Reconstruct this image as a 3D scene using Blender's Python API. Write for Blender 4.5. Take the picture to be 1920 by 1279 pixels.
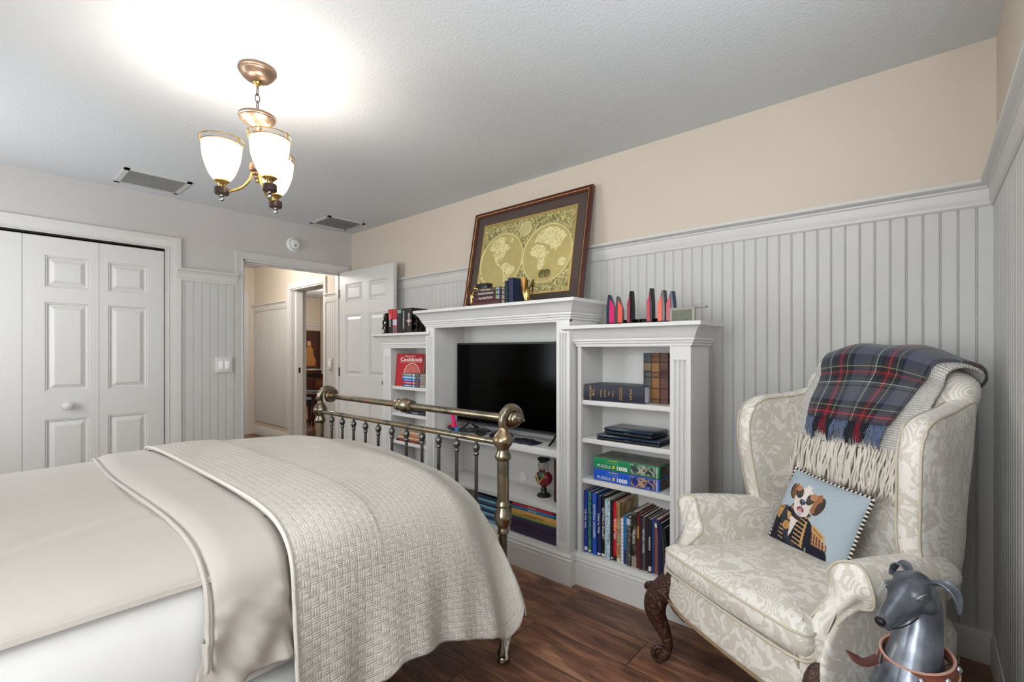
import bpy, bmesh, math, random
from mathutils import Vector, Matrix
random.seed(7)
PI = math.pi
for o in list(bpy.data.objects): bpy.data.objects.remove(o)
scn = bpy.context.scene
COL = scn.collection

# ---------------------------------------------------------------- camera
cam_d = bpy.data.cameras.new('camera'); cam = bpy.data.objects.new('camera', cam_d); COL.objects.link(cam)
cam.location = (4.54, -2.62, 1.22); cam.rotation_euler = (math.radians(90), 0, math.radians(41.3))
cam_d.sensor_width = 36; cam_d.lens = 887.6/1920*36; cam_d.shift_y = 18.5/1920; cam_d.clip_start = 0.03
scn.camera = cam
# ---------------------------------------------------------------- world, daylight, exposure
w = bpy.data.worlds.new('world'); scn.world = w; w.use_nodes = True
bg = w.node_tree.nodes['Background']; bg.inputs[0].default_value = (0.75, 0.85, 1.0, 1); bg.inputs[1].default_value = 1.5
scn.view_settings.view_transform = 'Standard'; scn.view_settings.look = 'None'
scn.view_settings.gamma = 1; scn.view_settings.use_curve_mapping = False
scn.view_settings.exposure = 0.38

def area(name, loc, direction, sx, sy, power, col):
    l = bpy.data.lights.new(name, 'AREA'); l.shape = 'RECTANGLE'; l.size = sx; l.size_y = sy; l.energy = power; l.color = col
    o = bpy.data.objects.new(name, l); o.location = loc
    o.rotation_euler = Vector(direction).to_track_quat('-Z', 'Y').to_euler(); COL.objects.link(o); return o
# daylight through the two windows (right wall beside the camera, and wall behind it)
area('daylight_side_window', (4.84, -2.18, 1.42), (-1, 0, 0), 1.75, 1.30, 215, (0.93, 0.97, 1.0))
area('daylight_rear_window', (3.95, -3.60, 1.42), (0, 1, 0), 1.1, 1.30, 30, (0.97, 0.99, 1.0))
area('added_far_fill', (1.00, -3.60, 1.42), (0, 1, 0), 1.1, 1.30, 26, (0.97, 0.99, 1.0))  # added fill lamp that brightens the closet side, behind an unseen opening
def point(name, loc, power, col, r=0.05):
    l = bpy.data.lights.new(name, 'POINT'); l.energy = power; l.color = col; l.shadow_soft_size = r
    o = bpy.data.objects.new(name, l); o.location = loc; COL.objects.link(o); return o
point('hall_ceiling_light', (-1.3, -0.7, 2.2), 30, (1, 0.96, 0.9), 0.12)
point('far_room_light', (-4.2, 1.5, 2.1), 42, (1, 0.95, 0.88), 0.15)

# ---------------------------------------------------------------- materials
def C(r, g, b):
    f = lambda v: (v/255/12.92) if v/255 <= 0.04045 else ((v/255+0.055)/1.055)**2.4
    return (f(r), f(g), f(b), 1.0)
class NT:
    def __init__(s, name):
        s.m = bpy.data.materials.new(name); s.m.use_nodes = True; s.t = s.m.node_tree
        s.b = s.t.nodes['Principled BSDF']; s.out = s.t.nodes['Material Output']
    def n(s, typ, **kw):
        nd = s.t.nodes.new(typ)
        for k, v in kw.items():
            if k.startswith('i_'):
                nm = k[2:].replace('_', ' '); nd.inputs[nm].default_value = v
            else: setattr(nd, k, v)
        return nd
    def l(s, a, b): s.t.links.new(a, b)
    def math(s, op, a, b=None, c=None):
        nd = s.t.nodes.new('ShaderNodeMath'); nd.operation = op
        for i, v in enumerate((a, b, c)):
            if v is None: continue
            if isinstance(v, (int, float)): nd.inputs[i].default_value = v
            else: s.l(v, nd.inputs[i])
        return nd.outputs[0]
    def mix(s, fac, a, b, bt='MIX'):
        nd = s.t.nodes.new('ShaderNodeMix'); nd.data_type = 'RGBA'; nd.blend_type = bt
        for i, v in ((0, fac), (6, a), (7, b)):
            if isinstance(v, (int, float, tuple)): nd.inputs[i].default_value = v
            else: s.l(v, nd.inputs[i])
        return nd.outputs[2]
    def ramp(s, fac, stops, const=False):
        nd = s.t.nodes.new('ShaderNodeValToRGB'); cr = nd.color_ramp
        if const: cr.interpolation = 'CONSTANT'
        while len(cr.elements) < len(stops): cr.elements.new(0.5)
        for e, (p, c) in zip(cr.elements, stops): e.position = p; e.color = c if isinstance(c, tuple) else (c, c, c, 1)
        s.l(fac, nd.inputs[0]); return nd.outputs[0]
    def coord(s, which='Object', scale=(1, 1, 1), rot=(0, 0, 0)):
        tc = s.n('ShaderNodeTexCoord'); mp = s.n('ShaderNodeMapping'); s.l(tc.outputs[which], mp.inputs[0])
        mp.inputs['Scale'].default_value = scale; mp.inputs['Rotation'].default_value = rot; return mp.outputs[0]
    def noise(s, co, scale, detail=3, dist=0, rough=0.5):
        nd = s.n('ShaderNodeTexNoise'); nd.inputs['Scale'].default_value = scale; nd.inputs['Detail'].default_value = detail
        nd.inputs['Distortion'].default_value = dist; nd.inputs['Roughness'].default_value = rough
        s.l(co, nd.inputs['Vector']); return nd.outputs['Fac']
    def bump(s, h, strength=0.3, dist=0.002):
        nd = s.n('ShaderNodeBump'); nd.inputs['Strength'].default_value = strength; nd.inputs['Distance'].default_value = dist
        s.l(h, nd.inputs['Height']); s.l(nd.outputs[0], s.b.inputs['Normal']); return nd
    def set(s, col=None, rough=None, metal=None, spec=None):
        b = s.b
        if col is not None:
            if isinstance(col, tuple): b.inputs['Base Color'].default_value = col
            else: s.l(col, b.inputs['Base Color'])
        if rough is not None:
            if isinstance(rough, (int, float)): b.inputs['Roughness'].default_value = rough
            else: s.l(rough, b.inputs['Roughness'])
        if metal is not None: b.inputs['Metallic'].default_value = metal
        if spec is not None: b.inputs['Specular IOR Level'].default_value = spec
        return s.m
_mc = {}
def M(name, col, rough=0.5, metal=0, var=0.0, vscale=30, bump=0, bscale=60, bdist=0.002, spec=0.5):
    if name in _mc: return _mc[name]
    t = NT(name); co = t.coord()
    if var > 0:
        f = t.noise(co, vscale)
        dk = tuple(c*(1-var) for c in col[:3])+(1,); lt = tuple(min(1, c*(1+var)) for c in col[:3])+(1,)
        t.set(t.mix(f, dk, lt), rough, metal, spec)
    else: t.set(col, rough, metal, spec)
    if bump > 0: t.bump(t.noise(co, bscale, 4), bump, bdist)
    _mc[name] = t.m; return t.m

paint = M('grey_trim_paint', C(206, 204, 200), 0.42, var=0.02, vscale=8, bump=0.08, bscale=90, bdist=0.001)
panelp = M('grey_beadboard_paint', C(198, 197, 193), 0.45, var=0.025, vscale=6, bump=0.1, bscale=120, bdist=0.001)
unitp = M('white_bookcase_paint', C(216, 215, 212), 0.38, var=0.015, vscale=9, bump=0.05, bscale=80, bdist=0.001)
def door_paint():
    t = NT('door_woodgrain_paint'); co = t.coord('Object', (1, 1, 0.12))
    wv = t.n('ShaderNodeTexNoise'); wv.inputs['Scale'].default_value = 30; wv.inputs['Detail'].default_value = 5; wv.inputs['Distortion'].default_value = 1.5
    t.l(co, wv.inputs['Vector'])
    t.set(C(209, 208, 204), 0.4); t.bump(wv.outputs['Fac'], 0.25, 0.003); return t.m
doorp = door_paint()
wall_beige = M('orange_peel_beige_wall', C(208, 196, 180), 0.85, var=0.02, vscale=4, bump=0.5, bscale=110, bdist=0.003)
wall_grey = M('orange_peel_grey_wall', C(196, 192, 189), 0.85, var=0.02, vscale=4, bump=0.5, bscale=110, bdist=0.003)
ceil_m = M('textured_ceiling_paint', C(211, 215, 218), 0.9, var=0.015, vscale=3, bump=0.45, bscale=75, bdist=0.004)
def floor_mat():
    t = NT('dark_oak_plank_floor'); co = t.coord('Object')
    br = t.n('ShaderNodeTexBrick'); t.l(co, br.inputs['Vector'])
    br.inputs['Color1'].default_value = (0, 0, 0, 1); br.inputs['Color2'].default_value = (1, 1, 1, 1); br.inputs['Mortar'].default_value = (0.5, 0.5, 0.5, 1)
    br.inputs['Scale'].default_value = 1.0; br.inputs['Mortar Size'].default_value = 0.0018; br.inputs['Brick Width'].default_value = 1.22; br.inputs['Row Height'].default_value = 0.19
    br.inputs['Mortar Smooth'].default_value = 0.3; br.offset = 0.37
    co2 = t.coord('Object', (1, 5.5, 1))
    add = t.n('ShaderNodeVectorMath', operation='ADD'); t.l(co2, add.inputs[0])
    sc = t.n('ShaderNodeVectorMath', operation='SCALE'); t.l(br.outputs['Color'], sc.inputs[0]); sc.inputs['Scale'].default_value = 7.3; t.l(sc.outputs[0], add.inputs[1])
    n1 = t.noise(add.outputs[0], 2.6, 8, 1.4, 0.62); n2 = t.noise(add.outputs[0], 14, 6, 0.8, 0.6); n3 = t.noise(t.coord('Object', (2.4, 4, 1)), 2.2, 3, 0.6)
    c = t.ramp(n1, [(0.27, C(56, 34, 26)), (0.42, C(104, 66, 49)), (0.55, C(142, 96, 72)), (0.74, C(188, 142, 110))])
    c = t.mix(0.28, c, t.ramp(n2, [(0.3, C(46, 26, 20)), (0.7, C(134, 98, 74))]))
    c = t.mix(t.ramp(n3, [(0.52, 0.0), (0.75, 0.6)]), c, C(52, 30, 23))
    tone = t.math('MULTIPLY_ADD', br.outputs['Color'], 0.62, 0.70)
    c = t.mix(1.0, c, tone, 'MULTIPLY'); c = t.mix(br.outputs['Fac'], c, C(24, 14, 11))
    t.set(c, t.ramp(n2, [(0.2, 0.42), (0.8, 0.28)]))
    t.bump(t.math('SUBTRACT', n2, t.math('MULTIPLY', br.outputs['Fac'], 2.0)), 0.25, 0.0015); return t.m
floor_m = floor_mat()

# ---------------------------------------------------------------- mesh helpers
class MB:
    def __init__(s): s.v = []; s.f = []; s.uv = {}; s.mi = []; s.cm = 0
    def add(s, verts, faces, uvs=None):
        k = len(s.v); s.v += [tuple(p) for p in verts]
        for f in faces: s.f.append(tuple(i+k for i in f)); s.mi.append(s.cm)
        if uvs:
            for i, u in enumerate(uvs): s.uv[k+i] = u
        return s
    def box(s, x0, x1, y0, y1, z0, z1):
        return s.add([(x0, y0, z0), (x1, y0, z0), (x1, y1, z0), (x0, y1, z0), (x0, y0, z1), (x1, y0, z1), (x1, y1, z1), (x0, y1, z1)],
                     [(0, 3, 2, 1), (4, 5, 6, 7), (0, 1, 5, 4), (1, 2, 6, 5), (2, 3, 7, 6), (3, 0, 4, 7)])
    def obox(s, c, sx, sy, sz, M3):
        k = len(s.v); s.box(-sx/2, sx/2, -sy/2, sy/2, -sz/2, sz/2)
        for i in range(k, len(s.v)): s.v[i] = tuple(Vector(c)+M3 @ Vector(s.v[i]))
        return s
    def lathe(s, prof, c=(0, 0, 0), axis='z', n=24, a0=0, a1=2*PI):
        vs = []; full = abs(a1-a0-2*PI) < 1e-6; m = n if full else n+1
        for (r, z) in prof:
            for i in range(m):
                a = a0+(a1-a0)*i/n; p = (r*math.cos(a), r*math.sin(a), z)
                if axis == 'x': p = (p[2], p[0], p[1])
                elif axis == 'y': p = (p[1], p[2], p[0])
                vs.append((p[0]+c[0], p[1]+c[1], p[2]+c[2]))
        fs = []
        for j in range(len(prof)-1):
            for i in range(n):
                i2 = (i+1) % m; fs.append((j*m+i, j*m+i2, (j+1)*m+i2, (j+1)*m+i))
        if full:
            if prof[0][0] > 1e-6: fs.append(tuple(range(m))[::-1])
            if prof[-1][0] > 1e-6: fs.append(tuple((len(prof)-1)*m+i for i in range(m)))
        return s.add(vs, fs)
    def tube(s, path, r, n=12, closed=False, flat=1.0, up=None, caps=True):
        P = [Vector(p) for p in path]; L = len(P); R = r if isinstance(r, (list, tuple)) else [r]*L
        vs = []; prev = None
        for i in range(L):
            if closed: t = P[(i+1) % L]-P[i-1]
            else: t = P[min(i+1, L-1)]-P[max(i-1, 0)]
            t = t.normalized() if t.length > 1e-9 else Vector((0, 0, 1))
            if prev is None:
                u = Vector(up) if up else (Vector((0, 0, 1)) if abs(t.z) < 0.9 else Vector((1, 0, 0)))
                u = (u-t*u.dot(t)).normalized()
            else: u = (prev-t*prev.dot(t)).normalized()
            prev = u; b = t.cross(u)
            rr = R[i]; ra, rb = (rr if isinstance(rr, tuple) else (rr, rr*flat))
            for k in range(n):
                a = 2*PI*k/n; vs.append(P[i]+u*math.cos(a)*ra+b*math.sin(a)*rb)
        fs = []
        for j in range(L if closed else L-1):
            j2 = (j+1) % L
            for i in range(n): fs.append((j*n+i, j*n+(i+1) % n, j2*n+(i+1) % n, j2*n+i))
        if not closed and caps: fs.append(tuple(range(n))[::-1]); fs.append(tuple((L-1)*n+i for i in range(n)))
        return s.add(vs, fs)
    def prism(s, poly, z0, z1, mp=lambda x, y, z: (x, y, z)):
        n = len(poly); vs = [mp(x, y, z0) for x, y in poly]+[mp(x, y, z1) for x, y in poly]
        fs = [tuple(range(n))[::-1], tuple(range(n, 2*n))]+[(i, (i+1) % n, n+(i+1) % n, n+i) for i in range(n)]
        return s.add(vs, fs)
    def sphere(s, c, r, n=16, sc=(1, 1, 1)):
        m = n//2; prof = [(r*math.sin(PI*i/m), -r*math.cos(PI*i/m)) for i in range(m+1)]; prof[0] = (0, -r); prof[-1] = (0, r)
        k = len(s.v); s.lathe(prof, (0, 0, 0), 'z', n)
        for i in range(k, len(s.v)): s.v[i] = (s.v[i][0]*sc[0]+c[0], s.v[i][1]*sc[1]+c[1], s.v[i][2]*sc[2]+c[2])
        return s
    def grid(s, fn, nu, nv, uvfn=None, closeu=False):
        vs = []; uvs = []
        for j in range(nv+1):
            for i in range(nu+(0 if closeu else 1)):
                vs.append(fn(i/nu, j/nv)); uvs.append(uvfn(i/nu, j/nv) if uvfn else (i/nu, j/nv))
        m = nu if closeu else nu+1
        fs = [(j*m+i, j*m+(i+1) % m, (j+1)*m+(i+1) % m, (j+1)*m+i) for j in range(nv) for i in range(nu)]
        return s.add(vs, fs, uvs)
    def mould(s, path, prof, z=0):
        """sweep profile [(out,z)] along an open 2d path, outward = left of travel, mitred"""
        P = [Vector(p) for p in path]; L = len(P); vs = []
        for i in range(L):
            d0 = (P[i]-P[i-1]).normalized() if i > 0 else None
            d1 = (P[i+1]-P[i]).normalized() if i < L-1 else None
            if d0 is None: m = Vector((-d1.y, d1.x))
            elif d1 is None: m = Vector((-d0.y, d0.x))
            else:
                n0 = Vector((-d0.y, d0.x)); n1 = Vector((-d1.y, d1.x)); m = (n0+n1); m = m/(1+n0.dot(n1))
            for (o, zz) in prof: vs.append((P[i].x+m.x*o, P[i].y+m.y*o, zz+z))
        k = len(prof); fs = [(j*k+i, (j+1)*k+i, (j+1)*k+i+1, j*k+i+1) for j in range(L-1) for i in range(k-1)]
        fs += [(j*k+k-1, (j+1)*k+k-1, (j+1)*k, j*k) for j in range(L-1)]
        fs += [tuple(range(k)), tuple((L-1)*k+i for i in range(k))[::-1]]
        return s.add(vs, fs)
    def xf(s, fn, k=0):
        for i in range(k, len(s.v)): s.v[i] = tuple(fn(*s.v[i]))
        return s
    def build(s, name, mat, parent=None, bevel=0, smooth=True, angle=38, recalc=True, sub=0):
        me = bpy.data.meshes.new(name); me.from_pydata(s.v, [], s.f); me.update()
        for m in (mat if isinstance(mat, (list, tuple)) else [mat]): me.materials.append(m)
        me.polygons.foreach_set('material_index', s.mi)
        if s.uv:
            ul = me.uv_layers.new(name='UVMap')
            for lp in me.loops: ul.data[lp.index].uv = s.uv.get(lp.vertex_index, (0, 0))
        if recalc or bevel:
            bm = bmesh.new(); bm.from_mesh(me)
            if recalc: bmesh.ops.recalc_face_normals(bm, faces=bm.faces)
            if bevel:
                es = [e for e in bm.edges if len(e.link_faces) == 2 and e.calc_face_angle(0) > 0.6]
                bmesh.ops.bevel(bm, geom=es, offset=bevel, segments=2, profile=0.6, affect='EDGES', clamp_overlap=True)
            bm.to_mesh(me); bm.free()
        if smooth:
            me.polygons.foreach_set('use_smooth', [True]*len(me.polygons)); me.set_sharp_from_angle(angle=math.radians(angle))
        o = bpy.data.objects.new(name, me); COL.objects.link(o)
        if parent: o.parent = parent
        if sub:
            md = o.modifiers.new('sub', 'SUBSURF'); md.levels = sub; md.render_levels = sub
        return o
def box(x0, x1, y0, y1, z0, z1): return MB().box(x0, x1, y0, y1, z0, z1)
def tag(o, label, cat, group=None, kind=None):
    if label: o['label'] = label
    if cat: o['category'] = cat
    if group: o['group'] = group
    if kind: o['kind'] = kind
    return o
def thing(name, label, cat, loc=(0, 0, 0), rz=0, group=None):
    o = bpy.data.objects.new(name, None); o.empty_display_size = 0.05; COL.objects.link(o); o.location = loc; o.rotation_euler = (0, 0, rz)
    return tag(o, label, cat, group)
def struct(name, mb, mat, parent=None, label=None, **kw):
    o = mb.build(name, mat, parent, **kw)
    if parent is None: o['kind'] = 'structure'
    if label: o['label'] = label
    return o
def lettering(s, size, mat, parent, mx, name='lettering', ext=0.0004, align='CENTER', sx=1.0, bold=0.0):
    cu = bpy.data.curves.new('txt', 'FONT'); cu.body = s; cu.size = size; cu.extrude = ext; cu.offset = bold
    cu.align_x = align; cu.align_y = 'CENTER'; cu.resolution_u = 3
    o = bpy.data.objects.new('txt', cu); COL.objects.link(o)
    dg = bpy.context.evaluated_depsgraph_get(); dg.update()
    me = bpy.data.meshes.new_from_object(o.evaluated_get(dg)); bpy.data.objects.remove(o)
    me.transform(mx @ Matrix.Diagonal((sx, 1, 1, 1))); me.materials.clear(); me.materials.append(mat)
    ob = bpy.data.objects.new(name, me); COL.objects.link(ob); ob.parent = parent
    return ob
RX = lambda a: Matrix.Rotation(a, 4, 'X')
RY = lambda a: Matrix.Rotation(a, 4, 'Y')
RZ = lambda a: Matrix.Rotation(a, 4, 'Z')
TR = lambda x, y, z: Matrix.Translation((x, y, z))
def catmull(pts, n=6, closed=False):
    P = [Vector(p) for p in pts]; L = len(P); out = []
    for i in range(L if closed else L-1):
        if closed: p0, p1, p2, p3 = P[i-1], P[i], P[(i+1) % L], P[(i+2) % L]
        else: p0, p1, p2, p3 = P[max(i-1, 0)], P[i], P[i+1], P[min(i+2, L-1)]
        for k in range(n):
            t = k/n; out.append(0.5*((2*p1)+(-p0+p2)*t+(2*p0-5*p1+4*p2-p3)*t*t+(-p0+3*p1-3*p2+p3)*t**3))
    if not closed: out.append(P[-1])
    return out
def lerp(a, b, t): return a+(b-a)*t
def interp(x, tab):
    if x <= tab[0][0]: return tab[0][1]
    for (a, va), (b, vb) in zip(tab, tab[1:]):
        if x <= b: return va+(vb-va)*(x-a)/(b-a)
    return tab[-1][1]
def sstep(a, b, x):
    t = max(0, min(1, (x-a)/(b-a))); return t*t*(3-2*t)

# ---------------------------------------------------------------- the room
H = 2.44; RT = 1.885
RX1 = 4.74; RY1 = -3.5
struct('floor', box(-6.4, 4.9, -3.7, 2.95, -0.06, 0), floor_m)
struct('ceiling', box(-6.4, 4.9, -3.7, 2.95, H, H+0.08), ceil_m)
# wall with the bookcases
struct('wall_bookcase', box(0, 4.86, 0, 0.12, 0, H), wall_beige)
wr = MB()
wy0, wy1, wz0, wz1 = -3.05, -1.30, 0.77, 2.07
wr.box(RX1, RX1+0.12, wy1, 0.0, 0, H).box(RX1, RX1+0.12, RY1, wy0, 0, H).box(RX1, RX1+0.12, wy0, wy1, 0, wz0).box(RX1, RX1+0.12, wy0, wy1, wz1, H)
struct('wall_right', wr, wall_beige)
wf = MB(); fx0, fx1 = 3.4, 4.5
gx0, gx1 = 0.45, 1.55  # opening of the unseen window added to light the closet side
wf.box(-0.12, gx0, RY1-0.12, RY1, 0, H).box(gx1, fx0, RY1-0.12, RY1, 0, H).box(gx0, gx1, RY1-0.12, RY1, 0, wz0).box(gx0, gx1, RY1-0.12, RY1, wz1, H).box(fx1, RX1+0.12, RY1-0.12, RY1, 0, H).box(fx0, fx1, RY1-0.12, RY1, 0, wz0).box(fx0, fx1, RY1-0.12, RY1, wz1, H)
struct('wall_rear', wf, wall_beige)
DZ = 2.03; DY0, DY1 = -1.055, -0.10; CY1 = -1.618; CY0 = -3.18
wb = MB()
wb.box(-0.12, 0, DY1, 0.12, 0, H).box(-0.12, 0, DY0, DY1, DZ, H).box(-0.12, 0, CY1, DY0, 0, H).box(-0.12, 0, CY0, CY1, DZ+0.01, H).box(-0.12, 0, RY1, CY0, 0, H)
struct('wall_closet', wb, wall_grey)
# beadboard: real grooves, swept from a profile
def bead(a0, a1, z0, z1, mp, period=0.0533, th=0.009):
    pr = []; a = a0; k = 0
    pts = [(0, th), (0.0430, th), (0.0452, th-0.0035), (0.0465, th-0.001), (0.0478, th), (0.0491, th-0.001), (0.0504, th-0.0035), (0.0525, th)]
    while a < a1-1e-6:
        for (dx, d) in pts:
            if a+dx <= a1: pr.append((a+dx, d))
        a += period
    pr.append((a1, th))
    mb = MB(); n = len(pr)
    mb.add([mp(x, d, z0) for x, d in pr]+[mp(x, d, z1) for x, d in pr]+[mp(a0, 0, z0), mp(a1, 0, z0), mp(a0, 0, z1), mp(a1, 0, z1)],
           [(i, i+1, n+i+1, n+i) for i in range(n-1)]+[(0, n, 2*n+2, 2*n), (n-1, 2*n+1, 2*n+3, 2*n-1)])
    return mb
BZ0, BZ1 = 0.125, 1.79
struct('beadboard_panelling', bead(0.0, RX1-0.009, BZ0, BZ1, lambda x, d, z: (x, -d, z)), panelp, bpy.data.objects['wall_bookcase'], recalc=False, smooth=False)
struct('beadboard_panelling', bead(0.0, 3.49, BZ0, BZ1, lambda a, d, z: (RX1-d, -a-0.009, z)), panelp, bpy.data.objects['wall_right'], recalc=False, smooth=False)
struct('beadboard_panelling', bead(0.0, 0.413, BZ0, BZ1, lambda a, d, z: (d, -1.53+a, z), 0.0595), panelp, bpy.data.objects['wall_closet'], recalc=False, smooth=False)
railp = [(0, 1.785), (0.012, 1.785), (0.018, 1.792), (0.018, 1.80), (0.022, 1.806), (0.022, 1.850), (0.028, 1.856), (0.028, 1.862), (0.040, 1.868), (0.046, 1.874), (0.046, 1.886), (0, 1.886)]
basep = [(0, 0), (0.016, 0), (0.016, 0.105), (0.012, 0.112), (0.010, 0.125), (0, 0.13)]
R_ = lambda pts, pr: MB().mould(pts, pr)
struct('trim_1', R_([(RX1, RY1), (RX1, 0), (0.0, 0)], railp), paint, label='moulded grey cap rail over the beadboard')
struct('baseboard_right', R_([(RX1-.002, RY1), (RX1-.002, -0.002), (0, -0.002)], basep), paint)
struct('trim_2', R_([(0, -1.10), (0, -1.545)], railp), paint, label='short grey cap rail between closet and doorway')
struct('baseboard_closet', R_([(0.002, -1.11), (0.002, -1.535)], basep), paint)
# window reveals (behind the camera)
wm = MB()
for a, b in ((wy0, wy0+.05), (wy1-.05, wy1), ((wy0+wy1)/2-.02, (wy0+wy1)/2+.02)): wm.box(RX1+.03, RX1+.07, a, b, wz0, wz1)
wm.box(RX1+.03, RX1+.07, wy0, wy1, wz0, wz0+.05).box(RX1+.03, RX1+.07, wy0, wy1, wz1-.05, wz1)
struct('window_1', wm, paint)
for nm_, q0, q1 in (('window_2', fx0, fx1), ('added_fill_window', gx0, gx1)):  # the last one is an unseen window added for its light
    wm = MB()
    for a, b in ((q0, q0+.05), (q1-.05, q1)): wm.box(a, b, RY1-.07, RY1-.03, wz0, wz1)
    wm.box(q0, q1, RY1-.07, RY1-.03, wz0, wz0+.05).box(q0, q1, RY1-.07, RY1-.03, wz1-.05, wz1).box(q0, q1, RY1-.07, RY1-.03, 1.40, 1.44)
    struct(nm_, wm, paint)
# casings
def casing(y0, y1, z1, wd=0.062, x=0.0, sgn=1, both=True):
    pr = [(0, 0), (0, 0.012), (0.006, 0.014), (0.010, 0.011), (0.045, 0.016), (0.055, 0.019), (wd, 0.019), (wd, 0)]
    mb = MB(); vs = []; corners = [(y1, 0.0, 0, 1), (y1, z1, 1, 1), (y0, z1, 1, -1), (y0, 0.0, 0, -1)]
    for (yy, zz, kz, ky) in corners:
        for (o, d) in pr: vs.append((x+sgn*d, yy+ky*o, zz+(o if kz else 0)))
    k = len(pr); fs = [(j*k+i, (j+1)*k+i, (j+1)*k+(i+1) % k, j*k+(i+1) % k) for j in range(3) for i in range(k)]
    return mb.add(vs, fs)
struct('trim_3', casing(DY0+.004, DY1-.004, DZ), paint, label='grey door casing round the bedroom doorway')
struct('trim_4', casing(CY0, CY1+.02, DZ+.01, 0.085), paint, label='grey casing round the closet opening')
jm = MB().box(-0.12, 0, DY0-.001, DY0+0.018, 0, DZ).box(-0.12, 0, DY1-0.018, DY1+.001, 0, DZ).box(-0.12, 0, DY0, DY1, DZ-0.018, DZ+.001)
jm.box(-0.075, -0.04, DY0+.018, DY0+0.03, 0, DZ-.018).box(-0.075, -0.04, DY1-.03, DY1-.018, 0, DZ-.018).box(-0.075, -0.04, DY0+.018, DY1-.018, DZ-0.03, DZ-.018)
struct('trim_5', jm, paint, label='grey jamb of the bedroom doorway')
jm = MB().box(-0.10, -0.002, CY1, CY1+0.018, 0, DZ+.02).box(-0.10, -0.002, CY0-.018, CY0, 0, DZ+.02).box(-0.10, -0.002, CY0, CY1, DZ, DZ+.02)
struct('trim_6', jm, paint, label='grey jamb of the closet opening')
trk = MB().box(-0.045, -0.012, CY0, CY1, DZ-.012, DZ+.0)
struct('trim_7', trk, M('dark_track_metal', C(20, 20, 20), 0.5, 0.6), label='black closet door track')
# closet interior
struct('wall_closet_inside', MB().box(-0.75, -0.73, CY0-.1, CY1+.1, 0, H).box(-0.75, -0.12, CY1+.08, CY1+.1, 0, H).box(-0.75, -0.12, CY0-.1, CY0-.08, 0, H), wall_grey)

# panelled doors. local: x = along width, y = outwards (face at y=0, body at y>0), z up
def panel_leaf(w, h, panels, th=0.034, rec=0.013):
    """stiles and rails around recessed, raised-centre panels on both faces"""
    xs = sorted({0, w}|{p[0] for p in panels}|{p[1] for p in panels}); zs = sorted({0, h}|{p[2] for p in panels}|{p[3] for p in panels})
    mb = MB()
    def face(y, sg):
        for i in range(len(xs)-1):
            for j in range(len(zs)-1):
                cx, cz = (xs[i]+xs[i+1])/2, (zs[j]+zs[j+1])/2
                if any(p[0] < cx < p[1] and p[2] < cz < p[3] for p in panels): continue
                mb.add([(xs[i], y, zs[j]), (xs[i+1], y, zs[j]), (xs[i+1], y, zs[j+1]), (xs[i], y, zs[j+1])], [(0, 1, 2, 3) if sg < 0 else (3, 2, 1, 0)])
        for (a, b, c, d) in panels:
            steps = [(0, 0), (0.003, 0.006), (0.010, 0.0045), (0.014, rec), (0.022, rec), (0.046, 0.003), (0.049, 0.0022)]
            rings = []
            for (ins, dep) in steps: rings.append([(a+ins, y-sg*dep, c+ins), (b-ins, y-sg*dep, c+ins), (b-ins, y-sg*dep, d-ins), (a+ins, y-sg*dep, d-ins)])
            vs = sum(rings, []); fs = []
            for r in range(len(rings)-1):
                for k in range(4):
                    q = (r*4+k, r*4+(k+1) % 4, (r+1)*4+(k+1) % 4, (r+1)*4+k); fs.append(q if sg < 0 else q[::-1])
            e = (len(rings)-1)*4; q = (e, e+1, e+2, e+3); fs.append(q if sg < 0 else q[::-1])
            mb.add(vs, fs)
    face(0, -1); face(th, 1)
    mb.add([(0, 0, 0), (w, 0, 0), (w, th, 0), (0, th, 0), (0, 0, h), (w, 0, h), (w, th, h), (0, th, h)], [(0, 3, 2, 1), (4, 5, 6, 7), (1, 2, 6, 5), (3, 0, 4, 7)])
    return mb
def six(w, l, m, r):  # two columns
    zz = [(0.24, 0.72), (0.97, 1.575), (1.705, 1.885)]
    return [(a, b, c, d) for (c, d) in zz for (a, b) in ((l, m-0.055), (m+0.055, w-r))]
brass_dark = M('aged_dark_metal', C(60, 54, 48), 0.35, 0.9)
def sdoor(name, w, panels, loc, rz, mat=doorp, h=DZ-.02):
    o = panel_leaf(w, h, panels).build(name, mat, None, recalc=False, smooth=False); o.location = loc; o.rotation_euler = (0, 0, rz); o['kind'] = 'structure'; return o
# open bedroom door, folded back along the bookcase wall
d1 = sdoor('door_1', 0.915, [(0.11, 0.41, .24, .76), (0.525, 0.825, .24, .76), (.11, .41, .97, 1.575), (.525, .825, .97, 1.575), (.11, .41, 1.70, 1.885), (.525, .825, 1.70, 1.885)], (0.018, -0.145, 0.005), math.radians(1.2))
d1['label'] = 'open grey six-panel bedroom door folded back behind the bookcases'
for z in (0.25, 1.0, 1.8): box(-0.012, 0.004, -0.004, 0.03, z-.045, z+.045).build('hinge', brass_dark, d1)
MB().lathe([(0, 0), (.026, 0), (.028, .006), (.014, .012), (.012, .035), (.026, .05), (.028, .062), (.02, .072), (0, .074)], (0, 0, 0), 'y', 20).xf(lambda x, y, z: (x+.855, -y, z+.93)).build('door_knob', M('satin_nickel', C(170, 165, 155), 0.3, 1), d1)
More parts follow.
